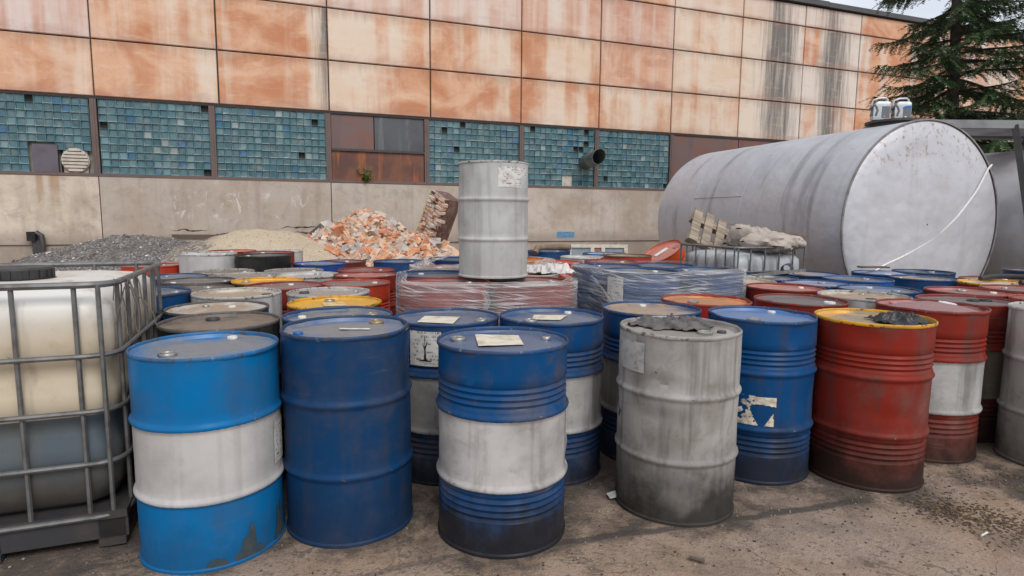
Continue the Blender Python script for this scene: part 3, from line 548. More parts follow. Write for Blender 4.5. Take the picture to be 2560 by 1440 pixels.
# tilted masonry fragment
t = thing('masonry_fragment', (-1.98, 14.6, .85), 'large brick masonry fragment tilted upright on the rubble heap', 'masonry', rz=R(38)); t.rotation_euler = (R(-6), R(24), R(-46))
MOR = plain('old_mortar', (.5, .42, .37), .9, 0, .7, 14, (.2, .14, .11), .5); DBR = plain('dark_brick_face', (.11, .055, .045), .9, 0, .6, 9, (.3, .22, .18), .5)
b = MB(); b.box(-.3, .27, -.17, .3, .0, 1.12); b.build('core', DBR, t, 0)
for k in range(12):
    x = -.32+rb.uniform(0, .1)
    while x < .24:
        w_ = rb.uniform(.09, .22); hh = rb.uniform(.028, .04); dp = rb.uniform(.02, .1)
        if rb.random() < .9:
            b = MB(); M = Matrix.Translation((x+w_/2, -.14-dp*.5, .05+k*.092)) @ Matrix.Rotation(rb.uniform(-.16, .16), 4, 'Y') @ Matrix.Rotation(rb.uniform(-.3, .3), 4, 'Z') @ Matrix.Rotation(rb.uniform(-.2, .2), 4, 'X')
            b.box(-w_/2, w_/2, -dp, .08, -hh, hh, M); o = b.build('brick', BRICK, t, 0); o.color = rb.choice([(.58, .42, .34), (.62, .5, .43), (.5, .3, .2), (.55, .48, .43), (.6, .38, .26)])+(1,)
        x += w_+rb.uniform(.0, .03)
b = MB()
for k in range(13): b.box(-.31, .28, -.19, -.1, .002+k*.092, .016+k*.092)
b.build('mortar', MOR, t, 0)
b = MB(); b.box(-.35, -.302, -.2, .3, -.1, 1.1); b.build('plaster_face', plain('yellow_plaster', (.56, .5, .32), .85, 0, .4, 9), t, 0)
t = thing('wooden_beam', (-7.5, 14.2, .86), 'dark wooden beam end sticking out between the gravel and sand heaps', 'beam', rz=R(3)); b = MB(); b.box(-.47, .6, -.07, .07, -.06, .06); b.build('timber', DWOOD, t, 0); b = MB(); b.box(-.475, -.4, -.072, .072, -.062, .062); b.build('cut_end', WOOD, t, 0)
b = MB(); b.add([(-4.9, 14.6, .95), (-4.2, 14.8, .98), (-4.15, 14.9, 1.22), (-4.6, 14.85, 1.26), (-4.9, 14.64, .9), (-4.2, 14.84, .93), (-4.15, 14.94, 1.18), (-4.6, 14.89, 1.2)], [(0, 1, 2, 3), (7, 6, 5, 4), (0, 4, 5, 1), (1, 5, 6, 2), (2, 6, 7, 3), (3, 7, 4, 0)])
tag(b.build('roofing_felt', RUBBER, smooth=0), 'black felt scrap sticking up at the left edge of the rubble', 'felt')
for (x, y, L, rz, lab) in ((-4.25, 11.6, .9, -.25, 'grey weathered plank lying at the right foot of the sand heap'), (-3.55, 11.75, .7, .5, 'pale plank slanting down the front of the rubble')):
    b = MB(); b.box(-L/2, L/2, -.07, .07, -.015, .015); o = b.build('wooden_plank', WOOD, None, 0, (x, y, max(brick_h(x, y), sand_h(x, y))+.06)); o.rotation_euler = (0, .2, rz); tag(o, lab, 'plank')
# ================================================================== storage tanks
def tankmat():
    g = G('silver_tank_paint', .42, .25); v = g.co; p = g.sep(v)
    n = g.noise(v, 1.2, 6, .6); st = g.noise(g.map(v, (3.2, .4, .4)), 1, 5, .6, .3); f = g.noise(v, 16, 5, .75)
    c = g.mix(g.ramp(n, .35, .7, 0, .5), (.44, .445, .475), (.32, .325, .355)); c = g.mix(g.ramp(st, .52, .7, 0, .6), c, (.17, .17, .19))
    c = g.mix(g.ma('MULTIPLY', g.ramp(f, .6, .68), g.ramp(p[2], 2.0, 2.6, 0, .7)), c, (.2, .15, .1)); c = g.mix(g.ramp(f, .66, .74, 0, .4), c, (.22, .2, .19))
    g.col(c); g.rough(g.ramp(n, .3, .7, .38, .6)); g.bump(g.ma('ADD', g.noise(v, 1.6, 3), g.ma('MULTIPLY', f, .06)), .6, .08); return g.m
TANK = tankmat()
g = G('tank_end_paint', .42, .25); v = g.co; p = g.sep(v); n = g.noise(v, 1.2, 6, .6); f = g.noise(v, 14, 5, .75); st = g.noise(g.map(v, (1, 5, .4)), 1, 5)
c = g.mix(g.ramp(n, .35, .7, 0, .5), (.52, .52, .55), (.4, .4, .425)); c = g.mix(g.ramp(st, .56, .74, 0, .3), c, (.36, .35, .35)); c = g.mix(g.ma('MULTIPLY', g.ramp(f, .55, .64), g.ramp(p[2], 1.7, 2.4, 0, .8)), c, (.25, .17, .09)); g.col(c); g.bump(g.ma('ADD', g.noise(v, 1.2, 3), g.ma('MULTIPLY', f, .05)), .7, .1); TEND = g.m
def tank(loc, rz, Rr, zc, L, label, detail):
    # local +X runs from the near end to the far end
    t = thing('storage_tank', loc, label, 'tank', rz=rz); n = 96
    def lx(prof):
        b = MB(); b.lathe(prof, n); b.v = [(z, r, zc+q) for (r, q, z) in b.v]; return b
    b = lx([(Rr-.01, .0), (Rr, .015)]+[(Rr+.004*fb(k*.7, 2), L*k/12) for k in range(1, 12)]+[(Rr, L-.02), (Rr-.03, L), (Rr*.5, L+.1), (.01, L+.14)]); b.build('tank_body', TANK if detail else plain('pale_tank_paint', (.62, .62, .64), .45, .1, .6, 2.5, (.35, .34, .34)), t, 40)  # second tank gets a paler paint copy, lightened to offset the canopy's shade
    b = lx([(Rr-.012, .012), (Rr*.96, -.012), (Rr*.8, -.03), (Rr*.5, -.05), (Rr*.2, -.06), (.01, -.06)]); b.build('end_plate', TEND, t, 60)
    b = lx([(Rr+.008, -.012), (Rr+.01, .01), (Rr-.004, .015), (Rr-.012, -.012), (Rr+.008, -.012)]); b.build('end_rim', plain('dark_weld', (.24, .23, .225), .6, .3, .6, 8), t, 40)
    for x in (.75, 3.3):
        if x > L: continue
        b = lx([(Rr+.001, x-.012), (Rr+.004, x), (Rr+.001, x+.012)]); b.build('weld_seam', TANK, t, 40)
    for x in (.8, L-.8):
        b = MB(); b.box(x-.15, x+.15, -Rr*.75, Rr*.75, -.25, zc-Rr*.72); b.build('cradle', DARKST, t, 0)
    if detail:
        b = MB()  # welded repair sheet on the flank
        def q(a, x): return (x, (Rr+.006)*math.cos(a), zc+(Rr+.006)*math.sin(a))
        for (a0, a1, xa, xb) in ((R(-2), R(38), 3.2, 1.95),):
            A = [a0+(a1-a0)*k/10 for k in range(11)]
            for xx in (xa, xb): b.tube([q(a, xx) for a in A], .007, 5)
            b.tube([q(a0+.02, xa+(xb-xa)*k/6) for k in range(7)], .007, 5); b.tube([q(a0+.34, xa+(xb-xa)*k/6) for k in range(7)], .006, 5)
        b.build('patch_seam', TANK, t, 40)
        b = MB(); b.lathe([(.3, -.1), (.3, .0), (.37, .0), (.37, .03), (.01, .035)], 32); b.build('manhole', DARKST, t, 35, (.62, -.12, zc+Rr+.035))
    return t
AX = R(107.48)
T1 = tank((5.29, 7.87, 0), AX, 1.322, 1.34, 4.29, 'large silver grey cylindrical tank lying on its side with a white rope across its end', True)
T2 = tank((8.42, 7.6, 0), AX, 1.2, 1.27, 6.0, 'second silver tank half hidden behind the big tank at the right edge', False)
# rope, in world space, hung on the end plate
rp_ = [(6.30, 8.166, 2.13), (6.241, 8.149, 2.072), (6.072, 8.096, 1.766), (5.791, 8.007, 1.439), (5.447, 7.899, 1.174), (4.984, 7.752, .946), (4.643, 7.645, .819), (4.45, 7.56, .72)]
nrm = Vector((.301, -.954, 0))
b = MB(); PP = [Vector(p)+nrm*.03 for p in rp_]; fine = []
for i in range(len(PP)-1):
    for k in range(6): fine.append(PP[i].lerp(PP[i+1], k/6))
for _ in range(2): fine = [fine[0]]+[(fine[i-1]+fine[i]*2+fine[i+1])/4 for i in range(1, len(fine)-1)]+[fine[-1]]
b.tube(fine, .0115, 7); tag(b.build('rope', plain('white_rope', (.75, .74, .72), .8, 0, .2, 60)), 'long white rope sagging across the end of the big tank', 'rope')
# oil jugs on the manhole
def jug(loc, rz, label, blue):
    t = thing('oil_jug', loc, label, 'jug', 'oil jugs on the tank', rz); m = plain('silver_plastic', (.5, .53, .55), .35, .1, .25, 12)
    b = MB(); w, d = .075, .05
    def rr(x0, x1, z, dd=d): return [(x0, -dd, z), (x1, -dd, z), (x1, dd, z), (x0, dd, z)]
    L_ = [rr(-.1, .1, 0, .045), rr(-.105, .105, .02), rr(-.105, .105, .19), rr(-.07, .105, .225, .045), rr(-.045, .09, .24, .035), rr(-.045, .09, .246, .03)]
    vs = [p for q in L_ for p in q]; fs = [(3, 2, 1, 0)]
    for i in range(5):
        for k in range(4): fs.append((i*4+k, i*4+(k+1) % 4, (i+1)*4+(k+1) % 4, (i+1)*4+k))
    fs.append((20, 21, 22, 23)); b.add(vs, fs); b.build('jug_body', m, t, 30)
    b = MB(); b.tube([(-.09, 0, .18), (-.115, 0, .2), (-.1, 0, .262), (-.03, 0, .288), (.06, 0, .29), (.088, 0, .268), (.08, 0, .24)], .0125, 8); b.build('handle', m, t)
    b = MB(); b.tube([(-.105, -.0, .195), (-.075, 0, .17), (-.055, 0, .12), (-.075, 0, .05)], .055, 10); b.build('grip_hollow', plain('jug_shade', (.11, .12, .125), .4, .1, .2), t)
    b = MB(); b.box(.0, .1, -.0535, -.0505, .025, .175); lb = b.build('label', plain('jug_label', (.13, .145, .165), .4, 0, .3, 30), t, 0)
    if blue: b = MB(); b.add([(-.01, -.0545, .15), (.1, -.0545, .158), (.1, -.0545, .19), (.03, -.0545, .185)], [(0, 1, 2, 3)]); b.build('label_flash', plain('jug_blue', (.01, .13, .45), .4, 0, .1), lb, 0)
    b = MB(); b.box(.02, .05, -.0545, -.0515, .035, .05); b.build('label_mark', plain('jug_red', (.6, .2, .08) if not blue else (.6, .6, .6), .5), lb, 0)
jug((4.955, 8.43, 2.735), R(-6), 'plain silver oil jug on top of the big tank, left of its twin', False); jug((5.245, 8.44, 2.735), R(-4), 'silver oil jug with a blue label flash on top of the big tank', True)
# canopy over the tanks
t = thing('steel_canopy', (0, 0, 0), 'grey steel canopy behind the tanks held by a slanted black strut', 'canopy')
b = MB(); b.box(5.6, 13, 8.55, 8.62, 2.66, 2.77); b.box(5.6, 13, 9.65, 9.72, 2.66, 2.77); b.build('beam', plain('canopy_grey', (.22, .225, .235), .6, .2, .5, 4), t, 0)
b = MB(); b.box(5.6, 13, 8.625, 9.645, 2.70, 2.73); b.build('roof_sheet', plain('canopy_sheet', (.5, .5, .5), .6, 0, .5, 3), t, 0)
b = MB(); b.tube([(6.92, 8.58, 2.7), (6.93, 7.78, -.05)], .055, 4); b.build('strut', RUBBER, t, 0)
b = MB(); b.tube([(12.6, 9.7, 2.7), (12.6, 9.7, -.05)], .07, 4); b.build('strut', RUBBER, t, 0)
# ================================================================== spruce
def spruce():
    t = thing('spruce_tree', (10.62, 15, 0), 'dark green spruce with drooping branches behind the tank', 'tree'); r = random.Random(17)
    bark = plain('spruce_bark', (.055, .045, .04), .9, 0, .6, 6, (.12, .1, .085)); b = MB(); H_ = 13.
    def tr(z): return .17*(1-z/H_)+.012
    b.tube([(-.03*z+.06*math.sin(z*.6), .05*math.sin(z*.8), z) for z in [H_*k/20 for k in range(21)]], [tr(H_*k/20) for k in range(21)], 12); tk = b.build('trunk', bark, t)
    lim = MB(); lf = MB(); lc = []
    z = 2.0
    while z < 12.6:
        nb = r.choice((6, 7)); a0 = r.uniform(0, 6.28); Rz = 2.35*(1-(z/13.2))**.75*1.12
        for k in range(nb):
            if r.random() < .12: continue
            a = a0+6.283*k/nb+r.uniform(-.35, .35); L = Rz*r.uniform(.6, 1.22)*(1+.2*math.cos(a))
            if z < 3: L *= 1.1
            base = Vector((-.03*z+.06*math.sin(z*.6), .05*math.sin(z*.8), z+r.uniform(-.15, .15))); d = Vector((math.cos(a), math.sin(a), 0)); s_ = Vector((-d.y, d.x, 0))
            rise = r.uniform(-.02, .2); drop = r.uniform(.25, .45); pts = []; m = max(5, int(L/.11))
            for i in range(m+1):
                u_ = i/m; pts.append(base+d*L*u_+Vector((0, 0, L*(rise*u_-drop*u_**1.6+.22*u_**4)))+s_*.08*math.sin(u_*3+k))
            lim.tube(pts, [.028*(1-.85*i/m)*(.5+L/3) for i in range(m+1)], 5)
            for i in range(1, m+1):
                u_ = i/m
                if u_ < .12: continue
                for sd_ in (-1, 1, 0, -1, 1):
                    if r.random() < (.1+.25*(u_ < .35)): continue
                    tl = (.2+.34*math.sin(min(1, u_*1.25)*2.4))*r.uniform(.55, 1.15)*(.55+L/4)
                    if sd_ == 0: tl *= .6
                    dv = (d*r.uniform(.5, .9)+s_*sd_*r.uniform(.6, 1.)+Vector((0, 0, r.uniform(-.75, -.25)))).normalized(); p0 = pts[i]
                    sh = r.uniform(.55, 1.35); q = dv.cross(Vector((0, 0, 1))).normalized(); q2 = dv.cross(q)
                    ns = max(4, int(tl/.03))
                    for j in range(ns):
                        w_ = j/ns; pp = p0+dv*tl*w_+Vector((0, 0, -.2*tl*w_*w_)); nl = .075*(1-.45*w_)*r.uniform(.7, 1.2)
                        for e in (1, -1):
                            dirn = (dv*.65+q*e*.7+q2*r.uniform(-.55, .35)).normalized(); wd = dirn.cross(q2).normalized()*.013
                            lf.add([pp-wd, pp+wd, pp+dirn*nl+wd*.4, pp+dirn*nl-wd*.4], [(0, 1, 2, 3)]); lc += [(sh, u_, 0, 1)]*4
        z += r.uniform(.17, .28)*(1 if z > 4 else .8)
    lim.build('limbs', bark, tk)
    g = G('spruce_needles', .6); a = g.sep(g.attr('shade')); c = g.mix(g.ramp(a[0], .55, 1.35), (.026, .062, .032), (.11, .18, .065)); c = g.mix(g.ramp(a[1], .75, 1, 0, .35), c, (.075, .11, .045)); g.col(c)
    lf.a['shade'] = lc; lf.build('crown', g.m, t, 0); return t
spruce()
# ================================================================== caged liquid containers
def rrect(hx, hy, rad, z, n=6):
    P = []
    for (cx, cy, a0) in ((hx-rad, hy-rad, 0), (-hx+rad, hy-rad, 90), (-hx+rad, -hy+rad, 180), (hx-rad, -hy+rad, 270)):
        for k in range(n+1):
            a = R(a0+90*k/n); P.append((cx+rad*math.cos(a), cy+rad*math.sin(a), z))
    return P
def ibc(loc, rz, hx, hy, H_, rails, label, mat, barx, bary, lid=True, br=.0098):
    t = thing('liquid_container', loc, label, 'container', rz=rz)
    z0 = .15; b = MB(); prof = []
    zs = [z0, z0+.03, z0+.1]+[z0+.1+(H_-.16-z0-.1)*k/12 for k in range(1, 13)]+[H_-.1, H_-.06, H_-.035, H_-.02]
    ins = [.1, .06, .03]+[.026+(.02 if k in (4, 5, 8, 9) else 0) for k in range(1, 13)]+[.03, .06, .11, .2]
    n = None; vs = []
    for z, i_ in zip(zs, ins):
        q = rrect(hx-i_, hy-i_, .1, z); n = len(q); vs += q
    fs = []
    for i in range(len(zs)-1):
        for k in range(n): fs.append((i*n+k, i*n+(k+1) % n, (i+1)*n+(k+1) % n, (i+1)*n+k))
    fs += [tuple(range(n))[::-1], tuple((len(zs)-1)*n+k for k in range(n))]; b.add(vs, fs); b.build('plastic_tank', mat, t, 50)
    for i, z in enumerate(rails):
        b = MB(); P = rrect(hx, hy, .11, z); r_ = .014 if i == 0 else .0112
        b.tube(P, r_, 8, closed=True); b.build('cage_rail', CAGE, t)
    def bar(x, y):
        b = MB(); P = []; px, py = (.012 if abs(x) < hx-.05 else 0), 0
        for k in range(15):
            z = rails[-1]+(rails[0]-rails[-1])*k/14; P.append((x*(1-.012), y*(1-.012), z))
        b.tube(P, br, 6); b.build('cage_bar', CAGE, t)
    for x in barx:
        bar(x, hy-.002); bar(x, -hy+.002)
    for y in bary:
        bar(hx-.002, y); bar(-hx+.002, y)
    b = MB(); b.box(-hx, hx, -hy, hy, .11, .145)
    for yy in (-hy+.06, 0, hy-.06): b.box(-hx, hx, yy-.05, yy+.05, -.01, .02); [b.box(xx-.06, xx+.06, yy-.05, yy+.05, .02, .11) for xx in (-hx+.07, 0, hx-.07)]
    b.box(-hx+.01, -hx+.03, -hy, hy, .022, .108); b.box(-hx+.031, hx, -hy+.01, -hy+.03, .022, .108); b.build('base_pallet', DARKST, t, 0)
    if lid:
        b = MB(); b.lathe([(.14, -.03), (.14, .0), (.128, .005), (.128, .045), (.12, .055), (.01, .055)], 40)
        for k in range(20): a = k*math.pi/10; b.box(.124, .134, -.006, .006, .004, .046, Matrix.Rotation(a, 4, 'Z'))
        b.build('screw_lid', RUBBER, t, 30, (0, 0, H_-.02))
    return t
g = G('clouded_plastic', .4); v = g.co; p = g.sep(v); n1 = g.noise(v, 2.2, 6, .6); n2 = g.noise(v, 9, 6, .7); st = g.noise(g.map(v, (7, 7, .9)), 1, 5)
zl = g.ma('ADD', p[2], g.ma('MULTIPLY', g.ma('SUBTRACT', n1, .5), .02))
up = g.mix(g.ramp(p[2], .85, 1.06), (.5, .425, .315), (.6, .585, .55)); up = g.mix(g.ramp(n1, .45, .7, 0, .4), up, (.5, .4, .27)); up = g.mix(g.ramp(n2, .5, .75, 0, .5), up, (.33, .26, .17)); up = g.mix(g.ramp(n2, .68, .72, 0, .8), up, (.1, .07, .05))
dn = g.mix(g.ramp(n1, .4, .65), (.06, .085, .105), (.1, .105, .1)); dn = g.mix(g.ramp(g.ma('ADD', p[2], g.ma('MULTIPLY', n1, .2)), .52, .3, 0, .85), dn, g.mix(n2, (.03, .027, .024), (.12, .1, .075)))
c = g.mix(g.ramp(zl, .555, .562), dn, up); c = g.mix(g.ramp(st, .57, .75, 0, .45), c, (.09, .075, .06)); g.col(c); g.P(g.b.inputs['Subsurface Weight'], 0.); IBC1 = g.m
N_ = Vector((-1.65, 2.48, 0)); a_ = Vector((-.358, .933, 0)); b_ = Vector((-.933, -.358, 0))
c1 = N_+a_*.6+b_*.5
ibc((c1.x, c1.y, 0), math.atan2(.933, -.358), .6, .5, 1.115, [1.115, .82, .585, .36, .125], 'large white caged plastic container half full of blue grey liquid beside the bright blue drum', IBC1, (-.48, -.29, -.1, .1, .3, .5), (-.455, -.37, -.16, .05, .26, .46))
g = G('dirty_white_plastic', .45); v = g.co; p = g.sep(v); n1 = g.noise(v, 2.5, 6, .6); st = g.noise(g.map(v, (6, 6, .8)), 1, 5)
c = g.mix(g.ramp(n1, .4, .7, 0, .5), (.38, .4, .42), (.2, .205, .21)); c = g.mix(g.ramp(st, .48, .66, 0, .75), c, (.16, .16, .165)); g.col(c); IBC2 = g.m
c2 = Vector((2.38, 6.45, 0))+Vector((-.36, .93, 0))*.5+Vector((.93, .36, 0))*.5
ibc((c2.x, c2.y, gz(c2.x, c2.y)), math.atan2(.93, -.36), .5, .5, 1.05, [1.09, .83, .61, .4, .16], 'grimy white caged container loaded with a pallet and sacks in front of the tank', IBC2, (-.47, -.33, -.17, 0, .18, .35, .47), (-.47, -.3, -.1, .1, .3, .47), lid=False, br=.009)
# twine on the near container
t = thing('twine_knot', (-1.73, 2.69, 1.1), 'frayed brown twine knotted on the cage corner of the near container', 'twine'); b = MB(); r = random.Random(3)
for k in range(11):
    x = y = 0; p = Vector((r.uniform(-.04, .03), r.uniform(-.06, .06), .02)); P = [p]; d = Vector((r.uniform(.1, .5), r.uniform(-.4, .3), -.3))
    for i in range(9): d += Vector((r.uniform(-.3, .25), r.uniform(-.25, .25), r.uniform(-.5, .05))); d.normalize(); p = p+d*r.uniform(.015, .04); P.append(p.copy())
    b.tube(P, .0028, 4)
b.tube([(.02*math.cos(a*.7)+.0, .03*math.sin(a*.7), .012+.004*math.sin(a*2.)) for a in range(24)], .004, 4)
b.build('strands', plain('brown_twine', (.13, .11, .095), .9), t)
# load on the far container
t = thing('wooden_pallet', (2.5, 7.35, 1.1), 'broken wooden pallet propped on the far container against the tank', 'pallet', rz=R(4)); t.rotation_euler = (R(58), R(24), R(4)); t.location.z -= .07
for k, x in enumerate((-.36, -.2, -.03, .14, .3)):
    b = MB(); b.box(x-.055, x+.055, -.05, .42 if k != 3 else .3, .0, .022); b.build('slat', WOOD, t, 0)
for y in (.0, .3):
    b = MB(); b.box(-.42, .38, y-.045, y+.045, -.09, -.003); b.build('bearer', WOOD, t, 0)
t = thing('log_post', (3.2, 7.35, 1.12), 'dark round timber lying behind the sacks on the far container', 'timber', rz=R(-12)); b = MB(); b.tube([(-.35, 0, .1), (.3, 0, .04)], .07, 10); b.build('timber', DWOOD, t)
def sack(loc, L, W_, H_, rz, seed, label, tilt=0.):
    n, m = 48, 32; b = MB()
    for i in range(n+1):
        u_ = i/n*2-1; e = (1-abs(u_)**2.6)**.5 if abs(u_) < 1 else 0; wv = 1-.45*abs(u_)**4
        for k in range(m):
            a = 2*math.pi*k/m; s_ = 1+.28*fb(u_*3+seed, math.cos(a)*1.7, math.sin(a)*1.7)+.2*(.5-abs(fb(u_*5+seed, math.cos(a)*2.5, math.sin(a)*2.5, 2))); b.v.append((u_*L/2, math.cos(a)*W_/2*max(wv*.35, e)*s_, (math.sin(a)*H_/2*max(.06, e)+.02*(1-e))*s_))
    for i in range(n):
        for k in range(m): b.f.append((i*m+k, i*m+(k+1) % m, (i+1)*m+(k+1) % m, (i+1)*m+k))
    o = b.build('sack', SACK, None, 50, loc); o.rotation_euler = (0, tilt, rz); tag(o, label, 'sack')
SACK = plain('sack_cloth', (.4, .345, .3), .8, 0, .7, 7, (.2, .165, .14), .3)
sack((2.92, 6.82, 1.13), .78, .4, .2, R(14), 3, 'long pale cement sack lying on the front of the far container'); sack((2.75, 7.2, 1.17), .5, .34, .24, R(50), 7, 'crumpled pale sack behind the long one, next to the pallet', .4); sack((3.02, 7.25, 1.17), .46, .3, .2, R(-35), 9, 'brownish crumpled sack between the pale sacks and the timber', .3)
# ================================================================== oil drums
RAD = .2865; DH = .885
def shell_mesh(ribbed, seed, dents=(), n=72, amp=.0022, oval=.006):
    b = MB(); prof = [(RAD+.002, .0), (RAD+.006, .004), (RAD+.006, .014), (RAD, .02)]
    def zz(a, b_, k): return [a+(b_-a)*i/k for i in range(1, k+1)]
    def ribs(z0, z1, k):
        out = []
        for i in range(k):
            c_ = z0+(z1-z0)*(i+.5)/k; h = (z1-z0)/k
            for (dz, dr) in ((-.5, 0), (-.3, -.004), (0, -.0075), (.3, -.004)): out.append((RAD+dr, c_+dz*h))
        out.append((RAD, z1)); return out
    def hoop(c_): return [(RAD, c_-.024), (RAD+.003, c_-.015), (RAD+.009, c_-.007), (RAD+.011, c_), (RAD+.009, c_+.007), (RAD+.003, c_+.015), (RAD, c_+.024)]
    if ribbed:
        prof += [(RAD, z) for z in zz(.02, .15, 4)]+ribs(.15, .268, 4)+hoop(.296)+[(RAD, z) for z in zz(.32, .57, 9)]+hoop(.6)+ribs(.628, .735, 4)+[(RAD, z) for z in zz(.735, .858, 4)]
    else:
        prof += [(RAD, z) for z in zz(.02, .27, 9)]+hoop(.296)+[(RAD, z) for z in zz(.32, .57, 9)]+hoop(.6)+[(RAD, z) for z in zz(.624, .858, 8)]
    prof += [(RAD+.001, .868)]
    b.lathe(prof, n); out = []
    for (x, y, z) in b.v:
        r_ = math.hypot(x, y); a = math.atan2(y, x); d = amp*fb(math.cos(a)*1.6+seed*3.1, math.sin(a)*1.6, z*4, 3)+oval*.5*math.cos(2*a+seed)
        for (da, dzc, wa, wz, dep) in dents:
            q = (a-da+math.pi) % (2*math.pi)-math.pi; d -= dep*math.exp(-(q/wa)**2-((z-dzc)/wz)**2)
        k = (r_+d)/r_; out.append((x*k, y*k, z))
    b.v = out; b.f = b.f; return b.mesh('shell', 40)
def rim_mesh(seed, warp=.0, bend=(), n=72, oval=.006):
    b = MB(); P = [(RAD+.001, .866), (RAD+.0035, .869), (RAD+.0045, .876), (RAD+.003, .8825), (RAD, .885), (RAD-.003, .8825), (RAD-.0045, .875), (RAD-.005, .862)]
    b.lathe(P, n); out = []
    for (x, y, z) in b.v:
        r_ = math.hypot(x, y); a = math.atan2(y, x); d = oval*.5*math.cos(2*a+seed)+warp*fb(math.cos(a)*3+seed, math.sin(a)*3, 0, 3); dz = warp*.6*fb(math.cos(a)*3, math.sin(a)*3+seed, 4, 3)
        for (da, wa, dr, ddz) in bend:
            q = (a-da+math.pi) % (2*math.pi)-math.pi; e = math.exp(-(q/wa)**2); d += dr*e; dz += ddz*e
        k = (r_+d)/r_; out.append((x*k, y*k, z+dz))
    b.v = out; return b.mesh('rim', 60)
def lid_mesh(bulge=0., seed=0, n=72):
    b = MB(); zt = .868; P = [(RAD-.004, zt+.004), (RAD-.014, zt-.012), (RAD-.03, zt-.012), (.225, zt-.0125), (.215, zt-.009), (.14, zt-.009), (.07, zt-.0085), (.012, zt-.0085)]
    b.lathe(P, n, capt=True); out = []
    for (x, y, z) in b.v:
        r_ = math.hypot(x, y); e = max(0, 1-(r_/.27)**2); out.append((x, y, z+e*(bulge+(.004+bulge*.35)*fb(x*5+seed, y*5))))
    b.v = out; return b.mesh('lid', 40)
SH = {True: [shell_mesh(True, i, [(R(40*i), .44, .3, .09, .008), (R(200+30*i), .16, .4, .08, .006)]) for i in range(3)], False: [shell_mesh(False, i+5, [(R(70*i), .46, .35, .09, .01), (R(150+20*i), .74, .3, .07, .008)]) for i in range(3)]}
RM = [rim_mesh(i, .003) for i in range(3)]; LM = [lid_mesh(0, i) for i in range(3)]
def cap_mesh(r_, h, ring):
    b = MB()
    if ring: b.lathe([(r_, 0), (r_, h*.6), (r_*.94, h), (r_*.8, h), (r_*.74, h*.55), (r_*.5, h*.5), (r_*.45, h*.8), (.002, h*.8)], 28); b.box(-r_*.7, r_*.7, -.004, .004, h*.5, h*1.05)
    else: b.lathe([(r_, 0), (r_*1.0, h*.7), (r_*.9, h), (.002, h)], 24)
    return b.mesh('bung_cap', 35)
BIG = cap_mesh(.036, .013, True); SMALL = cap_mesh(.022, .012, False); WHT = plain('white_plastic', (.66, .65, .62), .5, 0, .4, 30)
def open_bung():
    b = MB(); b.lathe([(.036, 0), (.036, .011), (.032, .014), (.027, .012), (.025, .001)], 28); return b.mesh('bung_ring', 35)
OPENB = open_bung(); DISC = MB(); DISC.lathe([(.026, .002), (.0005, .002)], 20); DISC = DISC.mesh('bung_hole', 0)
def patch(t, name, a0, a1, z0, z1, mat, poly=None, out=.0022, nx=18, ny=14, jag=0., parent=None, base=RAD):
    b = MB(); idx = {}; uv = []
    def ins(u_, v_):
        if not poly: return True
        c_ = False; j = len(poly)-1
        for i in range(len(poly)):
            xi, yi = poly[i]; xj, yj = poly[j]
            if (yi > v_) != (yj > v_) and u_ < (xj-xi)*(v_-yi)/(yj-yi)+xi: c_ = not c_
            j = i
        return c_
    def vid(i, j):
        if (i, j) not in idx:
            u_, v_ = i/nx, j/ny; e = jag*fb(u_*6, v_*6, 3); a = a0+(a1-a0)*u_; r_ = base+out+e; idx[(i, j)] = len(b.v); b.v.append((r_*math.cos(a), r_*math.sin(a), z0+(z1-z0)*v_)); uv.append((u_, v_))
        return idx[(i, j)]
    for i in range(nx):
        for j in range(ny):
            if ins((i+.5)/nx, (j+.5)/ny): b.f.append((vid(i, j), vid(i+1, j), vid(i+1, j+1), vid(i, j+1)))
    b.uv = uv; return b.build(name, mat, parent or t, 40)
def flat_patch(t, pts, mat, z=.8655, name='paper_label'):
    b = MB(); n = 8; uv = []
    for j in range(n+1):
        for i in range(n+1):
            u_, v_ = i/n, j/n; p = [pts[0][k]*(1-u_)*(1-v_)+pts[1][k]*u_*(1-v_)+pts[2][k]*u_*v_+pts[3][k]*(1-u_)*v_ for k in (0, 1)]; b.v.append((p[0], p[1], z+.0012*fb(u_*4, v_*4))); uv.append((u_, 1-v_))
    for j in range(n):
        for i in range(n): b.f.append((j*(n+1)+i, (j+1)*(n+1)+i, (j+1)*(n+1)+i+1, j*(n+1)+i+1))
    b.uv = uv; return b.build(name, mat, t, 60)
rd = random.Random(77)
PT = {}   # pallet top heights
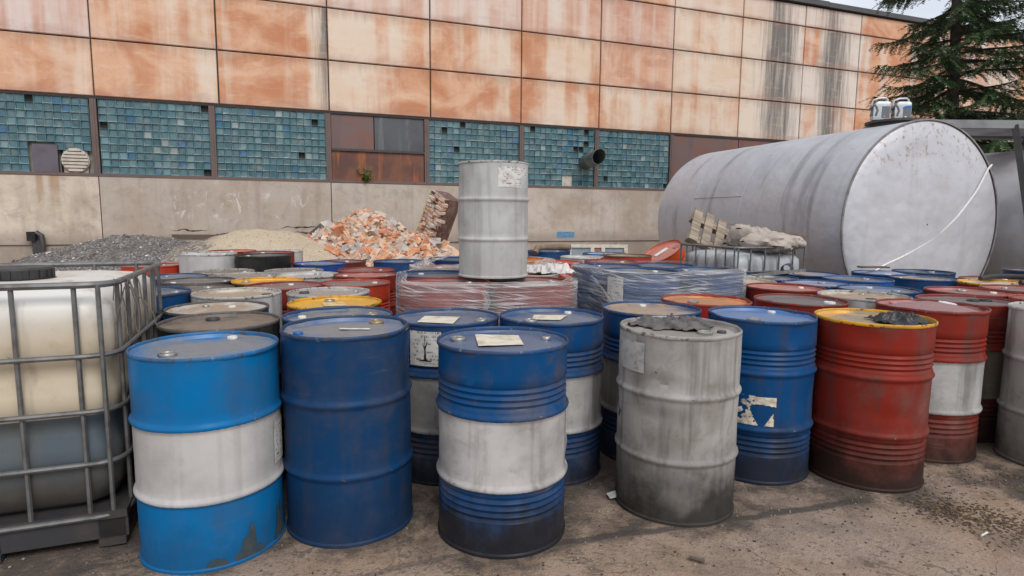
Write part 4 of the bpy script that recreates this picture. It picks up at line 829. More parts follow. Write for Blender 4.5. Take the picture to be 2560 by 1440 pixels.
def drum(k, ribbed, body, lid, label, bungs=None, rim=None, group='oil drums crowded in the yard', dents=None, bend=(), bulge=0., r_=None, h_=None, base=None, warp=None, rimcol=None, pos=None):
    x, y, zt = pos or DRUMPOS[k]; zb = base if base is not None else (.118 if k in PAL else gz(x, y))
    t = thing('oil_drum', (x, y, zb), label, 'drum', group)
    sz = (h_ if h_ else zt-zb)/DH; sx_ = (r_/.2925) if r_ else 1
    t.scale = (sx_, sx_, sz)
    s_ = rd.randrange(3)
    me = shell_mesh(ribbed, rd.random()*9, dents, 96, oval=.004) if dents is not None else SH[ribbed][s_]
    rot = 0 if dents is not None else rd.uniform(0, 6.28)
    o = link('shell', me, paint(*body[0], **body[1]), t); o.rotation_euler.z = rot
    rmm = rim_mesh(rd.random()*9, warp or .003, bend, 96) if (bend or warp) else RM[s_]
    rc = rimcol or body[0][0]; o = link('rim', rmm, rimpaint(rc), t); o.rotation_euler.z = 0 if bend else rot
    o = link('lid', lid_mesh(bulge, rd.random()*9) if bulge else LM[s_], lid, t)
    if bungs is None:
        a = rd.uniform(0, 6.28); bungs = [('B', .2*math.cos(a), .2*math.sin(a), STEEL), ('S', -.2*math.cos(a), -.2*math.sin(a), rd.choice((STEEL, WHT)))]
    for (ty, bx, by, m) in bungs:
        d = math.hypot(bx, by)
        if d > .225: bx *= .225/d; by *= .225/d
        e = max(0, 1-(math.hypot(bx, by)/.27)**2)*bulge
        o = link('bung_cap', {'B': BIG, 'S': SMALL, 'O': OPENB}[ty], m, t, (bx, by, .8585+e))
        if ty == 'O': link('bung_hole', DISC, HOLE, o)
        if ty == 'B': o.rotation_euler.z = rd.uniform(0, 3)
    t['_f'] = math.atan2(-y, -x); f = t['_f']; del t['_f']
    return t, f
def B_(*c, **k): return (c, k)
LB = lambda amt=.55, d=DUST: lidpaint(BLUE, d, amt)
BLCAP = plain('blue_cap', (.01, .1, .3), .4, 0, .2); PINKCAP = plain('pink_cap', (.5, .2, .2), .5, 0, .3); BRASS = plain('gold_steel', (.4, .33, .2), .35, .7, .4); REDCAP = plain('red_cap', (.35, .05, .04), .5)
# --- front rows
t, f = drum('n1', False, B_(SKYBLUE, WHITE, SKYBLUE, wear=.22, grime=.3, rough=.3, gh=.2), lidpaint(SKYBLUE, PALEDIRT, .75), 'bright sky blue drum with a broad white band standing next to the near container', [('B', -.094, -.128, STEEL), ('S', .008, .225, WHT)], dents=[(R(-75), .44, .5, .05, .003)])
patch(t, 'paper_label', f+.98, f+1.36, .36, .55, PAPER)
# dark torn tar stain at the foot
STAIN = plain('tar_smear', (.03, .05, .065), .7, 0, .5, 18, (.1, .08, .06))
patch(t, 'tar_smear', f+.22, f+.72, .01, .16, STAIN, [(.0, .0), (.05, .3), (.16, .25), (.25, .6), (.42, .7), (.5, 1.0), (.62, .85), (.68, .2), (.8, .3), (1, .0)], out=.0015, nx=60, ny=44)
patch(t, 'tar_smear', f+.9, f+1.25, .02, .2, STAIN, [(.0, .0), (.2, .35), (.3, .9), (.5, .6), (.6, .95), (.75, .3), (1, .25), (1, .0)], out=.0015, nx=50, ny=40)
patch(t, 'tar_smear', f-.18, f+.18, .01, .06, STAIN, [(.0, .0), (.2, .7), (.5, .9), (.8, .6), (1, .0)], out=.0015, nx=50, ny=24)
t, f = drum('n2', False, B_(NAVY, wear=.3, grime=.35, rough=.42, gh=.32), lidpaint((.05, .12, .28), PALEDIRT, .75), 'plain dark blue drum without bands, right of the sky blue one', [('S', -.192, -.093, BLCAP), ('B', .09, .2, BRASS)], dents=[(R(0), .7, .25, .12, .018), (R(-120), .45, .5, .1, .004)], bend=((R(5), .35, -.016, .006), (R(60), .3, .006, .004)), warp=.004)
flat_patch(t, [(-.045, .031), (.101, .027), (.1, -.003), (-.033, .001)], WHT, name='white_strip')
t, f = drum('n3', True, B_(BLUE, WHITE, BLUE, wear=.6, grime=1., rough=.33, gh=.3), LB(.35, PALEDIRT), 'foremost blue ribbed drum with white middle band and paper label on its lid', [('B', -.205, .07, STEEL), ('S', .2, .1, STEEL)], dents=[(R(-70), .45, .3, .07, .006), (R(-115), .8, .25, .05, .007), (R(-100), .12, .3, .06, .007), (R(-8), .42, .12, .05, -.008), (R(-5), .36, .08, .025, .012), (R(-12), .47, .1, .02, .009)])
flat_patch(t, [(-.135, .172), (.072, .152), (.094, -.055), (-.103, -.088)], BLANK)
t, f = drum('n8', True, B_(BLUE, WHITE, BLUE, wear=.65, grime=.95, gh=.3), LB(.5, PALEDIRT), 'blue ribbed drum with white band just behind the foremost banded drum on its right', [('B', -.12, -.09, STEEL), ('S', .113, .2, WHT)], dents=[(R(-10), .4, .2, .05, .012)])
flat_patch(t, [(-.093, .103), (.098, .099), (.043, -.07), (-.11, -.05)], BLANK)
t, f = drum('n10', True, B_(BLUE, LGREY, NAVY, wear=.8, grime=.8), LB(.5, PALEDIRT), 'blue ribbed drum with a hazard label on its side, squeezed behind two front drums', [('B', .195, -.026, STEEL)])
flat_patch(t, [(-.136, .094), (.068, .075), (.05, -.15), (-.15, -.108)], BLANK)
lb = patch(t, 'hazard_label', f-.72, f-.1, .66, .845, PAPER, nx=18, ny=12)
patch(t, 'dead_tree_symbol', f-.52, f-.28, .685, .82, INK, [(.42, .08), (.46, .45), (.3, .7), (.34, .72), (.48, .55), (.47, 1), (.54, 1), (.53, .6), (.68, .8), (.72, .76), (.56, .48), (.62, .08), (1, .02), (1, 0), (0, 0), (0, .02)], out=.0032, nx=40, ny=40, parent=lb)
t, f = drum('n9', True, B_(BLUE, GREY, NAVY, wear=.6, grime=.5), LB(.8, SAND), 'blue drum with dirty grey band and sandy lid, behind the grey drum with rags', [('S', -.004, .21, WHT)])
t, f = drum('n4', False, B_(GREY, wear=.7, grime=1., rough=.5, gh=.4), lidpaint(GREY, (.26, .22, .19), .75), 'dented bare grey drum with a heap of dark rags on its lid', [('O', .101, -.078, STEEL), ('S', .19, -.05, DARKST)], dents=[(R(-118), .665, .2, .026, .026), (R(-118), .695, .3, .03, -.006), (R(-122), .5, .42, .05, .02), (R(-92), .46, .16, .05, -.008), (R(-60), .45, .3, .1, .008), (R(-110), .17, .5, .03, .008), (R(-75), .12, .3, .05, .007)], warp=.004)
patch(t, 'paper_label', f-1.2, f-.55, .695, .835, plain('faded_label', (.42, .41, .39), .6, 0, .8, 25, (.14, .13, .12)))
b0 = patch(t, 'hazard_mark', f-1.42, f-1.12, .42, .56, INK, [(0, .8), (.2, 1), (.25, .95), (.1, .75), (.1, .9), (.05, .6), (.3, .9), (.35, .85), (.15, .5), (.45, .8), (.5, .75), (.3, .5), (1, .4), (.7, .1), (.5, .2), (.75, .4), (.3, .45)], nx=30, ny=30)
t, f = drum('n5', True, B_(BLUE, wear=.5, grime=.9, gh=.34), lidpaint((.03, .14, .38), PALEDIRT, .35), 'all blue ribbed drum with a torn white label on its side', [('O', -.08, -.09, STEEL), ('S', .14, .19, WHT)], dents=[(R(-60), .45, .4, .1, .008), (R(-80), .8, .3, .05, .008), (R(-120), .2, .3, .06, .007)], bend=((R(-35), .35, -.01, -.006), (R(180), .3, -.008, .004)), warp=.004)
for pl in ([(0, 0), (0, .95), (.12, 1), (.14, .75), (.28, .7), (.33, .9), (.5, .75), (.48, .5), (.58, .2), (.66, 0)], [(.3, 1), (.3, .76), (.5, .7), (.7, .73), (1, .66), (1, .97)], [(.78, .0), (.95, .45), (.97, .0)]):
    patch(t, 'torn_label', f-.52, f+.34, .325, .485, BLANK, pl, nx=60, ny=40, out=.003, jag=.004)
t, f = drum('n6', True, B_(RED, wear=.55, grime=1., gh=.4, rough=.4), lidpaint(YEL, (.3, .25, .2), .8), 'red ribbed drum with yellow lid carrying a black crumpled rag', [('B', .2, .1, BRASS)], dents=[(R(-95), .4, .4, .05, .011), (R(-60), .5, .25, .08, .009), (R(-125), .8, .3, .06, .008), (R(-80), .1, .35, .05, .008)], bend=((R(-8), .12, -.008, .004),), warp=.003, rimcol=YEL)
t, f = drum('n7', True, B_(RED, LGREY, RED, wear=.6, grime=1., gh=.36, rough=.42), lidpaint((.42, .1, .1), (.27, .2, .2), .65), 'red ribbed drum with dirty white band and bulged pinkish lid at the right', [('S', -.157, .115, PINKCAP)], bulge=.03, bend=((R(-15), .12, -.012, .004), (R(-60), .2, 0, -.004)), warp=.005, dents=[])
b = MB(); b.lathe([(.05, 0), (.05, .008), (.001, .008)], 24); o = b.build('bung_cap', WHT, t, 35, (.19, .12, .872)); o.rotation_euler = (.1, .1, 0)
drum('d10', False, B_(LGREY, GREY, GREY, wear=.7, grime=.8, rough=.5), lidpaint(LGREY, DUST, .6), 'grimy light grey drum cut off by the right edge of the picture')
drum('d6', True, B_(RED, (.2, .17, .13), MAROON, wear=.8, grime=.95, gh=.36), lidpaint((.2, .06, .06), (.17, .15, .15), .95), 'red drum with filthy brown band and grey lid with two black caps', [('B', .1, .08, RUBBER), ('B', .2, .1, RUBBER)], dents=[])
# --- left block
drum('a1', False, B_(BLACK, wear=.5, grime=.4), lidpaint((.05, .045, .04), (.24, .175, .13), .95), 'black drum with rusty brown dirty lid behind the sky blue drum', [('B', -.11, .14, DARKST)], rimcol=DGREY)
drum('a2', True, B_(BLUE, wear=.4), LB(.85, PALEDIRT), 'blue drum with flaking grey lid behind the plain dark blue drum', [('S', -.2, 0, WHT), ('B', .16, .1, BRASS)])
drum('a3', True, B_(BLUE, wear=.4), lidpaint(LGREY, SAND, .95), 'blue drum whose lid is caked with pale sandy mud, beside the near container', [('S', .02, .14, WHT), ('S', -.15, .15, STEEL)], rimcol=DGREY)
drum('a4', False, B_(LGREY, wear=.5, grime=.4), lidpaint(CREAM, SAND, .8), 'off white drum with a sandy puddle and pale streak on its lid', [('B', .2, .018, DARKST)])
drum('a5', True, B_(RED, WHITE, RED, wear=.35), lidpaint(YEL, (.5, .3, .06), .5), 'red drum with clean bright yellow lid in the left block', [('B', -.09, .18, STEEL)], rimcol=YEL)
t = [o for o in C.objects if o.name.startswith('oil_drum')][-1]; flat_patch(t, [(-.105, .069), (.02, .11), (.095, -.046), (-.044, -.088)], plain('tan_scrap', (.56, .42, .2), .8, 0, .5, 20))
drum('a6', False, B_(LGREY, wear=.5), lidpaint(LGREY, (.33, .28, .24), .8), 'pale grey drum with a dusty lid right behind the bright yellow lid', [('B', -.2, .06, DARKST), ('S', .16, .17, STEEL)])
drum('a7', True, B_(RED, wear=.5), lidpaint(RED, (.24, .16, .14), .85), 'red drum with dull reddish grey lid left of the brighter ribbed one')
drum('a8', True, B_(ORED, wear=.4), lidpaint(RED, (.22, .17, .15), .9), 'vivid orange red ribbed drum beside the wrapped red pallet')
drum('a9', True, B_(RED, wear=.5), lidpaint((.42, .1, .08), (.3, .2, .18), .6), 'red drum with pale pinkish lid behind the vivid orange red one')
drum('a10', True, B_(RED, wear=.5), lidpaint(RED, DUST, .5), 'red drum almost hidden behind the pink lidded drum')
drum('a11', True, B_(BLACK, wear=.5), lidpaint(YEL, (.2, .12, .05), .35), 'dark drum with a yellow rimmed lid in the left block', rimcol=YEL)
drum('a12', False, B_((.06, .06, .065), wear=.6), lidpaint((.12, .115, .11), (.19, .165, .15), .8), 'charcoal drum with grey lid left of the yellow rimmed lid')
drum('a13', False, B_((.08, .05, .045), wear=.7), lidpaint((.1, .07, .06), (.17, .14, .12), .9), 'brown black drum squeezed in front of the charcoal drum')
drum('a14', True, B_(BLUE, wear=.4), LB(.7), 'blue drum half hidden behind the back of the near container')
drum('a15', False, B_(GREY, wear=.6), lidpaint(GREY, (.27, .215, .175), .9), 'grey drum with brownish lid behind the yellow rimmed lid')
drum('a16', False, B_(LGREY, wear=.45), lidpaint(LGREY, (.37, .32, .28), .7), 'off white drum with whitish lid right of the yellow rimmed lid')
drum('a17', False, B_(GREY, wear=.6), lidpaint((.2, .17, .15), (.24, .19, .155), .9), 'grey brown lidded drum behind the off white one')
drum('a18', False, B_(GREY, wear=.6), lidpaint((.23, .2, .17), (.23, .17, .13), .8), 'grey drum with taupe lid below the raised white drum')
drum('a19', True, B_(NAVY, wear=.5), lidpaint((.06, .11, .2), (.2, .18, .18), .8), 'dull navy drum with slate lid at the left edge of the block')
drum('a23', True, B_(ORED, wear=.4), lidpaint((.3, .17, .16), (.3, .25, .24), .8), 'orange red drum left of the raised white drum')
drum('a22', False, B_(WHITE, wear=.15, grime=.1), lidpaint(WHITE, PALEDIRT, .5), 'clean white drum standing higher than the rest in front of the sand heap', group='drums on the far pallet')
drum('a22b', False, B_(BLACK, wear=.15, grime=.1), lidpaint((.05, .05, .05), DUST, .5), 'black drum beside the clean white one before the sand heap', group='drums on the far pallet')
drum('a22c', True, B_(RED, wear=.3), lidpaint((.55, .17, .13), (.45, .3, .26), .4), 'red drum with salmon lid peeping over the white drum', group='drums on the far pallet')
drum('a22d', True, B_(RED, wear=.4), lidpaint(RED, DUST, .5), 'dark red drum right behind the black drum', group='drums on the far pallet')
drum('a22e', False, B_(WHITE, wear=.3), lidpaint(WHITE, PALEDIRT, .4), 'white drum farthest back behind the dark red one', group='drums on the far pallet')
drum('a24', True, B_((.006, .06, .26), wear=.4), lidpaint((.05, .11, .3), PALEDIRT, .85), 'blue drum with grimy whitish lid right of the black drum')
drum('a25', True, B_(MAROON, wear=.6), lidpaint(MAROON, DUST, .8), 'maroon drum in front of the rubble, behind the blue one')
drum('a26', True, B_(BLUE, wear=.35), LB(.8), 'lone blue drum at the foot of the brick rubble')
# --- wrapped pallets
W1 = 'drums on the red wrapped pallet'; W2 = 'drums on the blue wrapped pallet'; W3 = 'drums on the back wrapped pallet'
drum('p1', True, B_(BLUE, wear=.3), LB(.6), 'blue lidded drum under film at the back left of the red pallet', [('S', -.15, .15, WHT)], group=W1)
drum('p2', True, B_(RED, wear=.3), lidpaint(RED, (.26, .17, .15), .85), 'red drum under film at the front left of the wrapped pallet', group=W1)
drum('p3', True, B_(RED, wear=.3), lidpaint((.3, .04, .035), (.24, .2, .18), .75), 'red drum under film at the front right of the wrapped pallet', group=W1)
drum('p4', False, B_(LGREY, wear=.3), lidpaint(LGREY, SAND, .9), 'sand covered pale drum at the back right of the red pallet', [('B', .12, .15, STEEL)], group=W1)
drum('q1', True, B_(BLUE, wear=.3), LB(.75, PALEDIRT), 'blue wrapped drum nearest the camera with a white side label', group=W2)
t = [o for o in C.objects if o.name.startswith('oil_drum')][-1]; f = math.atan2(-4.589, -.974); patch(t, 'paper_label', f-.95, f-.42, .66, .85, PAPER, out=.004)
drum('q2', True, B_(BLUE, wear=.3), LB(.8), 'blue wrapped drum at the right corner of the blue pallet', group=W2)
drum('q3', True, B_(BLUE, wear=.3), LB(.7), 'blue wrapped drum at the back corner of the blue pallet', group=W2)
drum('q4', True, B_(BLUE, wear=.3), LB(.7), 'blue wrapped drum at the left corner of the blue pallet', group=W2)
drum('b4a', True, B_(RED, wear=.3), lidpaint(RED, (.3, .22, .19), .8), 'red drum showing through film directly behind the blue lid', group=W3)
drum('b4b', True, B_(BLUE, wear=.3), LB(.6), 'blue drum under film at the far left behind the stacked grey drum', group=W3)
drum('b4c', True, B_(RED, wear=.3), lidpaint(LGREY, DUST, .7), 'dusty lidded drum under film hidden behind the stacked grey drum', group=W3)
drum('b4d', True, B_(ORANGE, wear=.3), lidpaint(ORANGE, (.4, .22, .1), .5), 'orange drum under film hidden at the far right of the back pallet', group=W3)
# tall slim drum stacked on top of the red pallet
t, f = drum('stack', False, B_(LGREY, wear=.28, grime=.12, rough=.38), lidpaint(LGREY, DUST, .4), 'slim light grey drum stacked upright on top of the wrapped red drums', pos=(-.133, 4.24, 1.775), base=.992, r_=.243, h_=.775, dents=[(R(180), .45, .3, .13, -.012), (R(-70), .48, .4, .08, .004)], group='stacked drum', warp=.002)
patch(t, 'paper_label', f+.12, f+1.12, .69, .84, PAPER, out=.003)
# --- centre back
drum('b5', True, B_(ORED, wear=.25), lidpaint(ORED, (.36, .18, .13), .5), 'orange red drum right of the stacked grey drum', [('B', .05, .1, STEEL), ('S', -.03, .2, WHT)])
drum('b6', True, B_(RED, wear=.3), lidpaint(RED, (.3, .16, .14), .6), 'dark red drum behind the blue wrapped pallet')
drum('b7', False, B_(WHITE, wear=.2), lidpaint(WHITE, PALEDIRT, .4), 'white lidded drum behind the two red ones at the centre back')
drum('b8', True, B_((.012, .13, .3), wear=.3), lidpaint(LGREY, PALEDIRT, .7), 'light blue drum in front of the discarded window frame')
drum('b9', True, B_(BLUE, wear=.3), LB(.5), 'blue drum carrying the brown bent hose, far back by the plinth')
drum('b10', True, B_(ORED, wear=.2), lidpaint((.3, .18, .08), DUST, .6), 'orange red drum beside the toppled orange drum', rimcol=BROWN)
# --- right block
drum('d1', False, B_(LGREY, wear=.5, grime=.5), lidpaint(CREAM, SAND, .85), 'light grey drum with cream sandy lid left of the pink bulged lid', [('B', -.009, -.11, DARKST), ('S', .1, .19, STEEL)])
drum('d2', True, B_(RED, wear=.4), lidpaint((.38, .09, .075), (.42, .22, .18), .7), 'red drum with salmon lid at the right corner of the blue pallet')
drum('d3', True, B_(RED, wear=.45), lidpaint(RED, (.16, .15, .15), .9), 'red drum with slate grey lid behind the all blue ribbed drum', [('B', .18, -.035, WHT), ('S', -.2, .02, DARKST)])
drum('d4', True, B_((.36, .025, .02), wear=.3), lidpaint(ORANGE, (.4, .2, .1), .7), 'red drum with orange brown lid between the blue pallet and the rag drum', [('O', -.084, .008, STEEL)], bend=((R(-10), .25, -.01, -.003),), warp=.004, rimcol=(.3, .04, .03))
drum('d5', True, B_(BLUE, wear=.4), lidpaint((.03, .12, .33), (.25, .24, .25), .75), 'blue drum with greyish lid behind the cream lidded one', [('B', .136, -.019, STEEL), ('S', .05, .2, WHT)])
drum('d7', True, B_(RED, wear=.4), lidpaint((.4, .08, .065), (.25, .17, .16), .75), 'red drum with reddish lid behind the black capped one', [('B', .06, .17, STEEL), ('S', .2, .04, WHT)])
drum('d8', True, B_(RED, wear=.5), lidpaint((.33, .07, .055), (.22, .16, .15), .8), 'red drum farther right behind the reddish lid')
drum('d9', True, B_(ORED, wear=.4), lidpaint(RED, (.2, .15, .14), .6), 'red drum mostly outside the right edge of the picture')
drum('d11', True, B_((.007, .06, .18), wear=.5), lidpaint((.03, .07, .16), SAND, .8), 'dark blue drum with muddy lid in front of the tank end')
drum('d12', True, B_((.006, .1, .34), wear=.4), lidpaint((.05, .12, .27), DUST, .8), 'bright blue drum left of the muddy dark blue one')
drum('d13', True, B_(BLUE, wear=.4), lidpaint((.06, .2, .47), SAND, .55), 'blue drum with sand patches on a light blue lid')
drum('d14', True, B_(BLUE, wear=.4), lidpaint((.08, .24, .55), SAND, .45), 'blue drum with a bulged light blue lid carrying a board, before the tank end', [('B', -.06, -.19, WHT)], bulge=.035)
drum('d15', True, B_(NAVY, wear=.4), lidpaint((.12, .22, .42), SAND, .8), 'navy drum with earth smeared lid below the tank')
drum('d17', True, B_(MAROON, wear=.5), lidpaint((.24, .07, .07), (.22, .16, .16), .7), 'maroon lidded drum under the black hose at the right')
drum('d18', True, B_(RED, wear=.5), lidpaint(YEL, (.6, .55, .45), .8), 'drum with a yellow rimmed whitish lid under the hose end at the right', rimcol=YEL)
drum('d20', True, B_(NAVY, wear=.4), LB(.5), 'navy drum close under the tank end plate')
drum('d22', True, B_((.02, .04, .08), wear=.6), lidpaint((.12, .06, .05), (.2, .14, .12), .7), 'rusty lidded dark drum standing apart beside the tank at the far right')
drum('d23', True, B_(BLUE, wear=.4), lidpaint(LGREY, (.28, .25, .23), .8), 'blue drum with grey lid under the long metal strip')
drum('d24', False, B_(CREAM, wear=.5), lidpaint(CREAM, SAND, .6), 'cream drum wedged behind the blue wrapped pallet')
# toppled orange drum leaning at the back
t, f = drum('lean', True, B_((.62, .09, .02), wear=.25, grime=.2), lidpaint((.5, .1, .05), (.5, .3, .25), .4), 'toppled orange drum leaning over on the others beside the tank', pos=(2.2, 8.0, .9), base=.32, dents=[])
t.location = (2.45, 8.45, .2); t.rotation_euler = (R(13), R(-30), 0); t.scale = (1, 1, 1)
flat_patch(t, [(-.1, .05), (.1, .08), (.11, .0), (-.09, -.03)], WHT)
# ------------------------------------------------------------------ pallets and film
def pallet(keys, label, mx=1.2):
    pts = [DRUMPOS[k] for k in keys]; cx = sum(p[0] for p in pts)/len(pts); cy = sum(p[1] for p in pts)/len(pts)
    a = math.atan2(pts[1][1]-pts[0][1], pts[1][0]-pts[0][0]); zb = gz(cx, cy)-.012
    t = thing('wooden_pallet', (cx, cy, zb), label, 'pallet', rz=a); h = .118-zb; hx = hy = mx/2
    for k in range(7):
        b = MB(); y = -hy+.05+k*(2*hy-.1)/6; b.box(-hx, hx, y-.05, y+.05, h-.022, h); b.build('slat', WOOD, t, 0)
    for x in (-hx+.05, 0, hx-.05):
        b = MB(); b.box(x-.05, x+.05, -hy, hy, 0, h-.023); b.build('bearer', WOOD, t, 0)
pallet(['p1', 'p2', 'p3', 'p4'], 'wooden pallet under the red film wrapped drums'); pallet(['q1', 'q2', 'q3', 'q4'], 'wooden pallet under the blue film wrapped drums'); pallet(['b4a', 'b4b', 'b4d', 'b4c'], 'wooden pallet under the back film wrapped drums'); pallet(['a22b', 'a22', 'a22c', 'a22e', 'a22d'], 'wooden pallet under the white and black drums by the sand', 1.35)
def filmmat(name, base, tone):
    g = G(name, .22, 0, .6); uv = g.tc.outputs['UV']; s1 = g.noise(g.map(uv, (1.4, 55, 1)), 1, 4, .6, .25); mp_ = g.N('ShaderNodeMapping'); g.L(uv, mp_.inputs[0]); mp_.inputs['Rotation'].default_value = (0, 0, .22); s2 = g.noise(g.map(mp_.outputs[0], (2.5, 90, 1), (3, 1, 0)), 1, 3, .6); cl = g.noise(g.map(uv, (2.2, 3, 1)), 1, 4)
    a = g.ma('ADD', g.ramp(s1, .47, .62, 0, .7), g.ramp(s2, .52, .64, 0, .6)); a = g.ma('MULTIPLY', a, g.ramp(cl, .35, .68, .12, .9)); a = g.ma('MINIMUM', g.ma('ADD', a, base), .92)
    g.col(tone); g.P(g.b.inputs['Alpha'], a); g.bump(g.ma('ADD', s1, s2), .6, .01); return g.m
def film(keys, label, mat, zt, zb=.15, off=.012, seed=1, lip=.07, ext=()):
    P = []
    for k in keys:
        x, y, z = DRUMPOS[k]
        for i in range(48): a = i*math.pi/24; P.append((x+(.2935+off)*math.cos(a), y+(.2935+off)*math.sin(a)))
    P = sorted(set(P))
    def half(Q):
        h = []
        for p in Q:
            while len(h) >= 2 and (h[-1][0]-h[-2][0])*(p[1]-h[-2][1])-(h[-1][1]-h[-2][1])*(p[0]-h[-2][0]) <= 0: h.pop()
            h.append(p)
        return h
    hull = half(P)[:-1]+half(P[::-1])[:-1]
    # resample
    L = [0]
    for i in range(len(hull)): L.append(L[-1]+math.dist(hull[i], hull[(i+1) % len(hull)]))
    n = 220; R_ = []; j = 0
    for i in range(n):
        s_ = L[-1]*i/n
        while L[j+1] < s_: j += 1
        f_ = (s_-L[j])/(L[j+1]-L[j]); p, q = hull[j], hull[(j+1) % len(hull)]; R_.append((p[0]+(q[0]-p[0])*f_, p[1]+(q[1]-p[1])*f_))
    cx = sum(p[0] for p in R_)/n; cy = sum(p[1] for p in R_)/n
    rows = [zb+(zt-zb)*k/26 for k in range(27)]; b = MB(); uv = []
    for k, z in enumerate(rows+[None, None, None]):
        for i, (x, y) in enumerate(R_):
            dx, dy = x-cx, y-cy; d = math.hypot(dx, dy); s_ = L[-1]*i/n
            if z is not None:
                e = .007*fb(s_*2+seed, z*22)+.007*fb(s_*3+seed, z*3); zz = z+(.012*fb(s_*2.2, seed) if k > 20 else 0)
            else:
                kk = k-26; e = -lip*(kk/3)*(1+.6*fb(s_*1.7, seed*3.)); zz = zt+.004*kk+.012*fb(s_*2.2, seed)+.006*fb(s_*5, kk)
            b.v.append((x+dx/d*e, y+dy/d*e, zz)); uv.append((s_, k/27))
    m = len(rows)+3
    for k in range(m-1):
        for i in range(n): b.f.append((k*n+i, k*n+(i+1) % n, (k+1)*n+(i+1) % n, (k+1)*n+i))
    b.uv = uv; o = b.build('stretch_film', mat, None, 180); tag(o, label, 'plastic film'); return o
FILM = filmmat('stretch_film', .13, (.78, .77, .77)); FILM2 = filmmat('stretch_film_thick', .3, (.66, .64, .62))
film(['p1', 'p2', 'p3', 'p4'], 'clear stretch film wound round the red drums under the grey drum', FILM, .988, seed=1)
film(['q1', 'q2', 'q3', 'q4'], 'clear stretch film wound round the blue drums', FILM, 1.0, seed=5)
film(['b4a', 'b4b', 'b4c', 'b4d'], 'whitish stretch film round the back pallet behind the grey drum', FILM2, 1.0, seed=9, lip=.16)
# loose twisted film end on the red pallet, and the diagonal strand on the blue one
def strip(pts, w, mat, label, seed=2):
    b = MB(); n = len(pts); uv = []
    for i, p in enumerate(pts):
        for k in range(7):
            q = k/6-.5; b.v.append((p[0]+q*w*(1+.4*fb(i*.6, seed)), p[1]-.015*math.cos(q*14+i), p[2]+.012*fb(i*.7, k*.6, seed))); uv.append((i*.05, q))
    for i in range(n-1):
        for k in range(6): b.f.append((i*7+k, i*7+k+1, (i+1)*7+k+1, (i+1)*7+k))
    b.uv = uv; tag(b.build('film_tail', mat, None, 180), label, 'plastic film')
strip([(-.17+.025*math.sin(k*.8), 3.585-.01*math.sin(k*.5), .965-.035*k) for k in range(9)], .035, FILM2, 'crumpled film tail hanging on the front of the red pallet')
strip([(.60+.022*k, 4.56-.03*k, .97-.03*k) for k in range(10)], .018, FILM2, 'twisted film strand running down the corner of the blue pallet', 6)
# ================================================================== clutter lying on the drums
def rag(loc, rx, ry, h, seed, mat, label, n=64):
    b = MB(); r = random.Random(seed)
    idx = {}
    for j in range(n+1):
        for i in range(n+1):
            u_, v_ = i/n*2-1, j/n*2-1; e = 1-(u_*u_+v_*v_)**.5+.35*fb(u_*1.4+seed, v_*1.4, 2)
            if e < .02: continue
            f1 = 1-abs(fb(u_*1.9+seed*2, v_*1.9+.4*fb(u_*3, v_*3), 1, 2))*2.2; f1 = max(0, f1)**2; f2 = fb(u_*5, v_*5, seed, 2); idx[(i, j)] = len(b.v)
            b.v.append((u_*rx, v_*ry, max(.003, h*min(1, e*2.5)*max(.1, .2+.8*f1+.3*f2))))
    for j in range(n):
        for i in range(n):
            q = [(i, j), (i+1, j), (i+1, j+1), (i, j+1)]
            if all(k in idx for k in q): b.f.append(tuple(idx[k] for k in q))
    o = b.build('rag', mat, None, 180, loc); md = o.modifiers.new('thick', 'SOLIDIFY'); md.thickness = .004; return tag(o, label, 'rag')
RAGG = plain('grey_rag', (.12, .11, .103), .75, 0, .9, 12, (.02, .018, .017)); RAGB = plain('black_rag', (.016, .016, .018), .45, 0, .5, 14, (.06, .06, .06))
rag((.823-.0, 2.933+.13, .862), .22, .17, .042, 5, RAGG, 'dark grey oily rags heaped on the bare grey drum')
rag((1.984+.1, 3.29-.05, .862), .15, .14, .045, 8, RAGB, 'black crumpled rag on the yellow lid of the red drum')
rag((.3, 4.72, .975), .2, .17, .07, 12, plain('film_scrap', (.6, .56, .54), .4, 0, .5, 9, (.35, .3, .27)), 'whitish crumpled plastic scrap on the back right of the red pallet')
t = thing('bent_hose', (0, 0, 0), 'thick brown bent hose lying over the far blue drum by the plinth', 'hose'); b = MB(); b.tube([(.3, 7.95, .93), (.33, 8.0, .99), (.4, 8.06, 1.0), (.5, 8.1, 1.0), (.62, 8.12, 1.005), (.78, 8.14, 1.0)], .042, 10); b.build('hose_body', plain('brown_hose', (.16, .11, .08), .7, 0, .7, 9, (.3, .2, .1)), t)
t = thing('window_frame', (1.42, 10., 0), 'discarded white window frame with grey panes leaning at the plinth', 'window frame', rz=R(2)); t.rotation_euler = (R(-6), 0, R(2)); fm = plain('white_wood', (.58, .54, .48), .7, 0, .6, 10, (.3, .22, .15)); t.location.z = .0
for (x0, x1, z0, z1) in ((-.5, .5, .9, .955), (-.5, .5, .0, .06), (-.5, -.44, .06, .9), (.44, .5, .06, .9), (-.12, -.06, .06, .9), (.06, .12, .06, .9)):
    b = MB(); b.box(x0, x1, -.03, .03, z0, z1); b.build('frame_bar', fm, t, 0)
b = MB(); b.box(-.44, -.12, -.005, .005, .06, .9); b.build('pane', plain('dusty_pane', (.2, .24, .27), .3, 0, .5, 5, (.4, .42, .42)), t, 0)
b = MB(); b.box(.12, .44, -.005, .005, .06, .9); b.build('pane', plain('dusty_pane', (.2, .24, .27), .3, 0, .5, 5, (.4, .42, .42)), t, 0)
b = MB(); b.box(-.06, .06, -.006, .006, .06, .9); b.build('red_panel', plain('rust_panel', (.3, .1, .07), .7, 0, .7, 12, (.5, .42, .36)), t, 0)
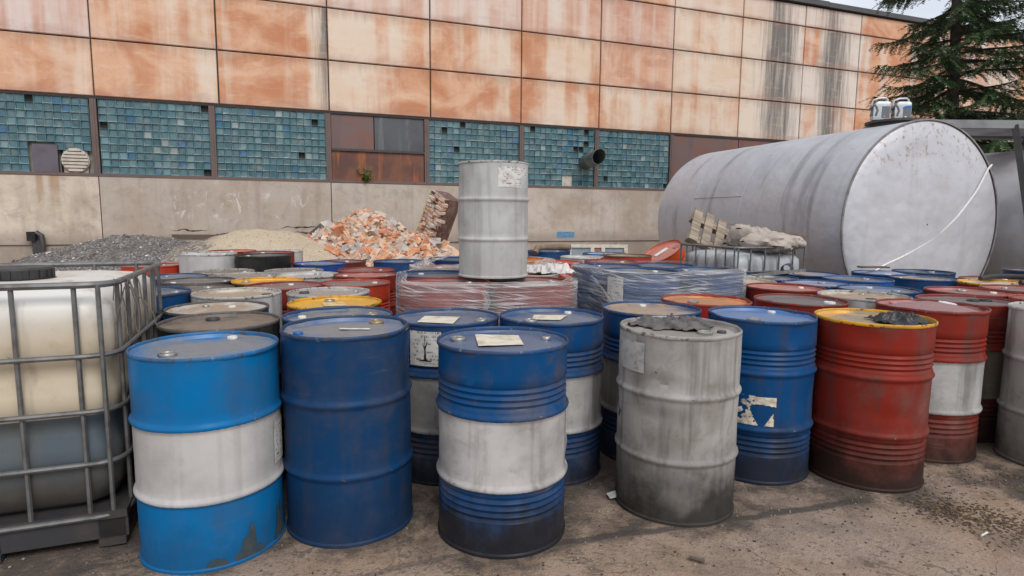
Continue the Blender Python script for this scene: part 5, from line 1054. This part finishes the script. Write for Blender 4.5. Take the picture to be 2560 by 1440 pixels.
t = thing('metal_strip', (2.62, 5.92, .868), 'long grey metal strip lying across drums below the far container', 'metal strip', rz=R(38)); b = MB(); b.box(-.45, .45, -.035, .035, 0, .012); b.box(-.45, .45, -.035, -.03, .012, .03); b.build('strip_body', STEEL, t, 0)
t = thing('pipe_offcut', (2.78, 6.12, .9), 'black hollow pipe offcut resting on the drums beneath the tank', 'pipe', rz=R(60)); b = MB(); b.lathe([(.045, -.12), (.05, -.12), (.05, .12), (.045, .12), (.045, -.12)], 20); b.v = [(z, x, y) for x, y, z in b.v]; b.build('pipe_wall', RUBBER, t)
t = thing('board_offcut', (3.83, 6.42, .893), 'brown board offcut lying on the bulged light blue lid', 'board', rz=R(4)); b = MB(); b.box(-.15, .15, -.05, .05, 0, .016); b.build('board_body', DWOOD, t, 0)
t = thing('rubber_hose', (0, 0, 0), 'black rubber hose draped over the maroon and white lids at the right', 'hose'); b = MB()
b.tube([(4.2, 5.42, .885), (4.35, 5.46, .9), (4.52, 5.5, .9), (4.7, 5.42, .9), (4.76, 5.25, .9), (4.66, 5.0, .9), (4.4, 4.93, .9), (4.15, 4.93, .9)], .022, 10); b.build('hose_body', RUBBER, t)
# ================================================================== litter on the ground
g = G('leaf_litter', .9); g.col(g.attr('tint')); LIT = g.m
def scatter(name, n, spots, cols, sz, flat, label, cat, seed):
    r = random.Random(seed); b = MB(); at = []
    for k in range(n):
        (x, y, rx, ry) = r.choice(spots); x += r.gauss(0, rx); y += r.gauss(0, ry)
        if any((x-p[0])**2+(y-p[1])**2 < .088 for p in DRUMPOS.values()): continue
        s_ = r.uniform(*sz); M = Matrix.Translation((x, y, gz(x, y)+s_*flat*.5+.002)) @ Matrix.Rotation(r.uniform(0, 6.3), 4, 'Z') @ Matrix.Rotation(r.uniform(-.4, .4), 4, 'X')
        b.box(-s_, s_, -s_*r.uniform(.25, .8), s_*r.uniform(.25, .8), -s_*flat, s_*flat, M); c_ = r.choice(cols); f_ = r.uniform(.7, 1.2); at += [tuple(v*f_ for v in c_)+(1,)]*8
    b.a['tint'] = at; tag(b.build(name, LIT, smooth=0), label, cat, kind='stuff')
scatter('leaf_litter', 2000, [(2.25, 2.72, .1, .1), (2.4, 2.55, .13, .1), (2.12, 2.82, .08, .08), (2.5, 2.4, .1, .08), (2.85, 3.05, .2, .12)], [(.12, .075, .04), (.08, .05, .032), (.17, .115, .065), (.05, .035, .026)], (.003, .0075), .14, 'brown dry leaf litter on the dirt at the right', 'litter', 3)
scatter('small_stones', 1300, [(0.6, 2.4, 1.3, .35), (1.6, 2.6, .9, .35), (-.3, 2.3, .9, .3), (2.5, 2.9, .5, .4), (-1.8, 2.1, .5, .3)], [(.25, .2, .17), (.14, .11, .09), (.3, .26, .23), (.08, .06, .05), (.1, .08, .06)], (.0015, .0055), .55, 'small stones and crumbs scattered over the yard ground', 'stones', 5)
b = MB(); b.tube([(2.11, 2.57, gz(2.1, 2.6)+.006), (2.16, 2.6, gz(2.1, 2.6)+.006)], .0045, 8); tag(b.build('cigarette_butt', WHT), 'white cigarette butt on the ground by the leaf litter', 'cigarette butt')
b = MB(); b.tube([(.745, 2.375, .006), (.8, 2.345, .006)], .008, 7); tag(b.build('wood_stick', DWOOD), 'short dark stick on the ground at the bottom middle', 'stick')
b = MB(); b.add([(.5, 2.9, .004), (.56, 2.92, .006), (.55, 2.97, .02), (.49, 2.95, .008)], [(0, 1, 2, 3)]); tag(b.build('paper_scrap', WHT, smooth=0), 'white paper scrap by the foot of the bare grey drum', 'paper')
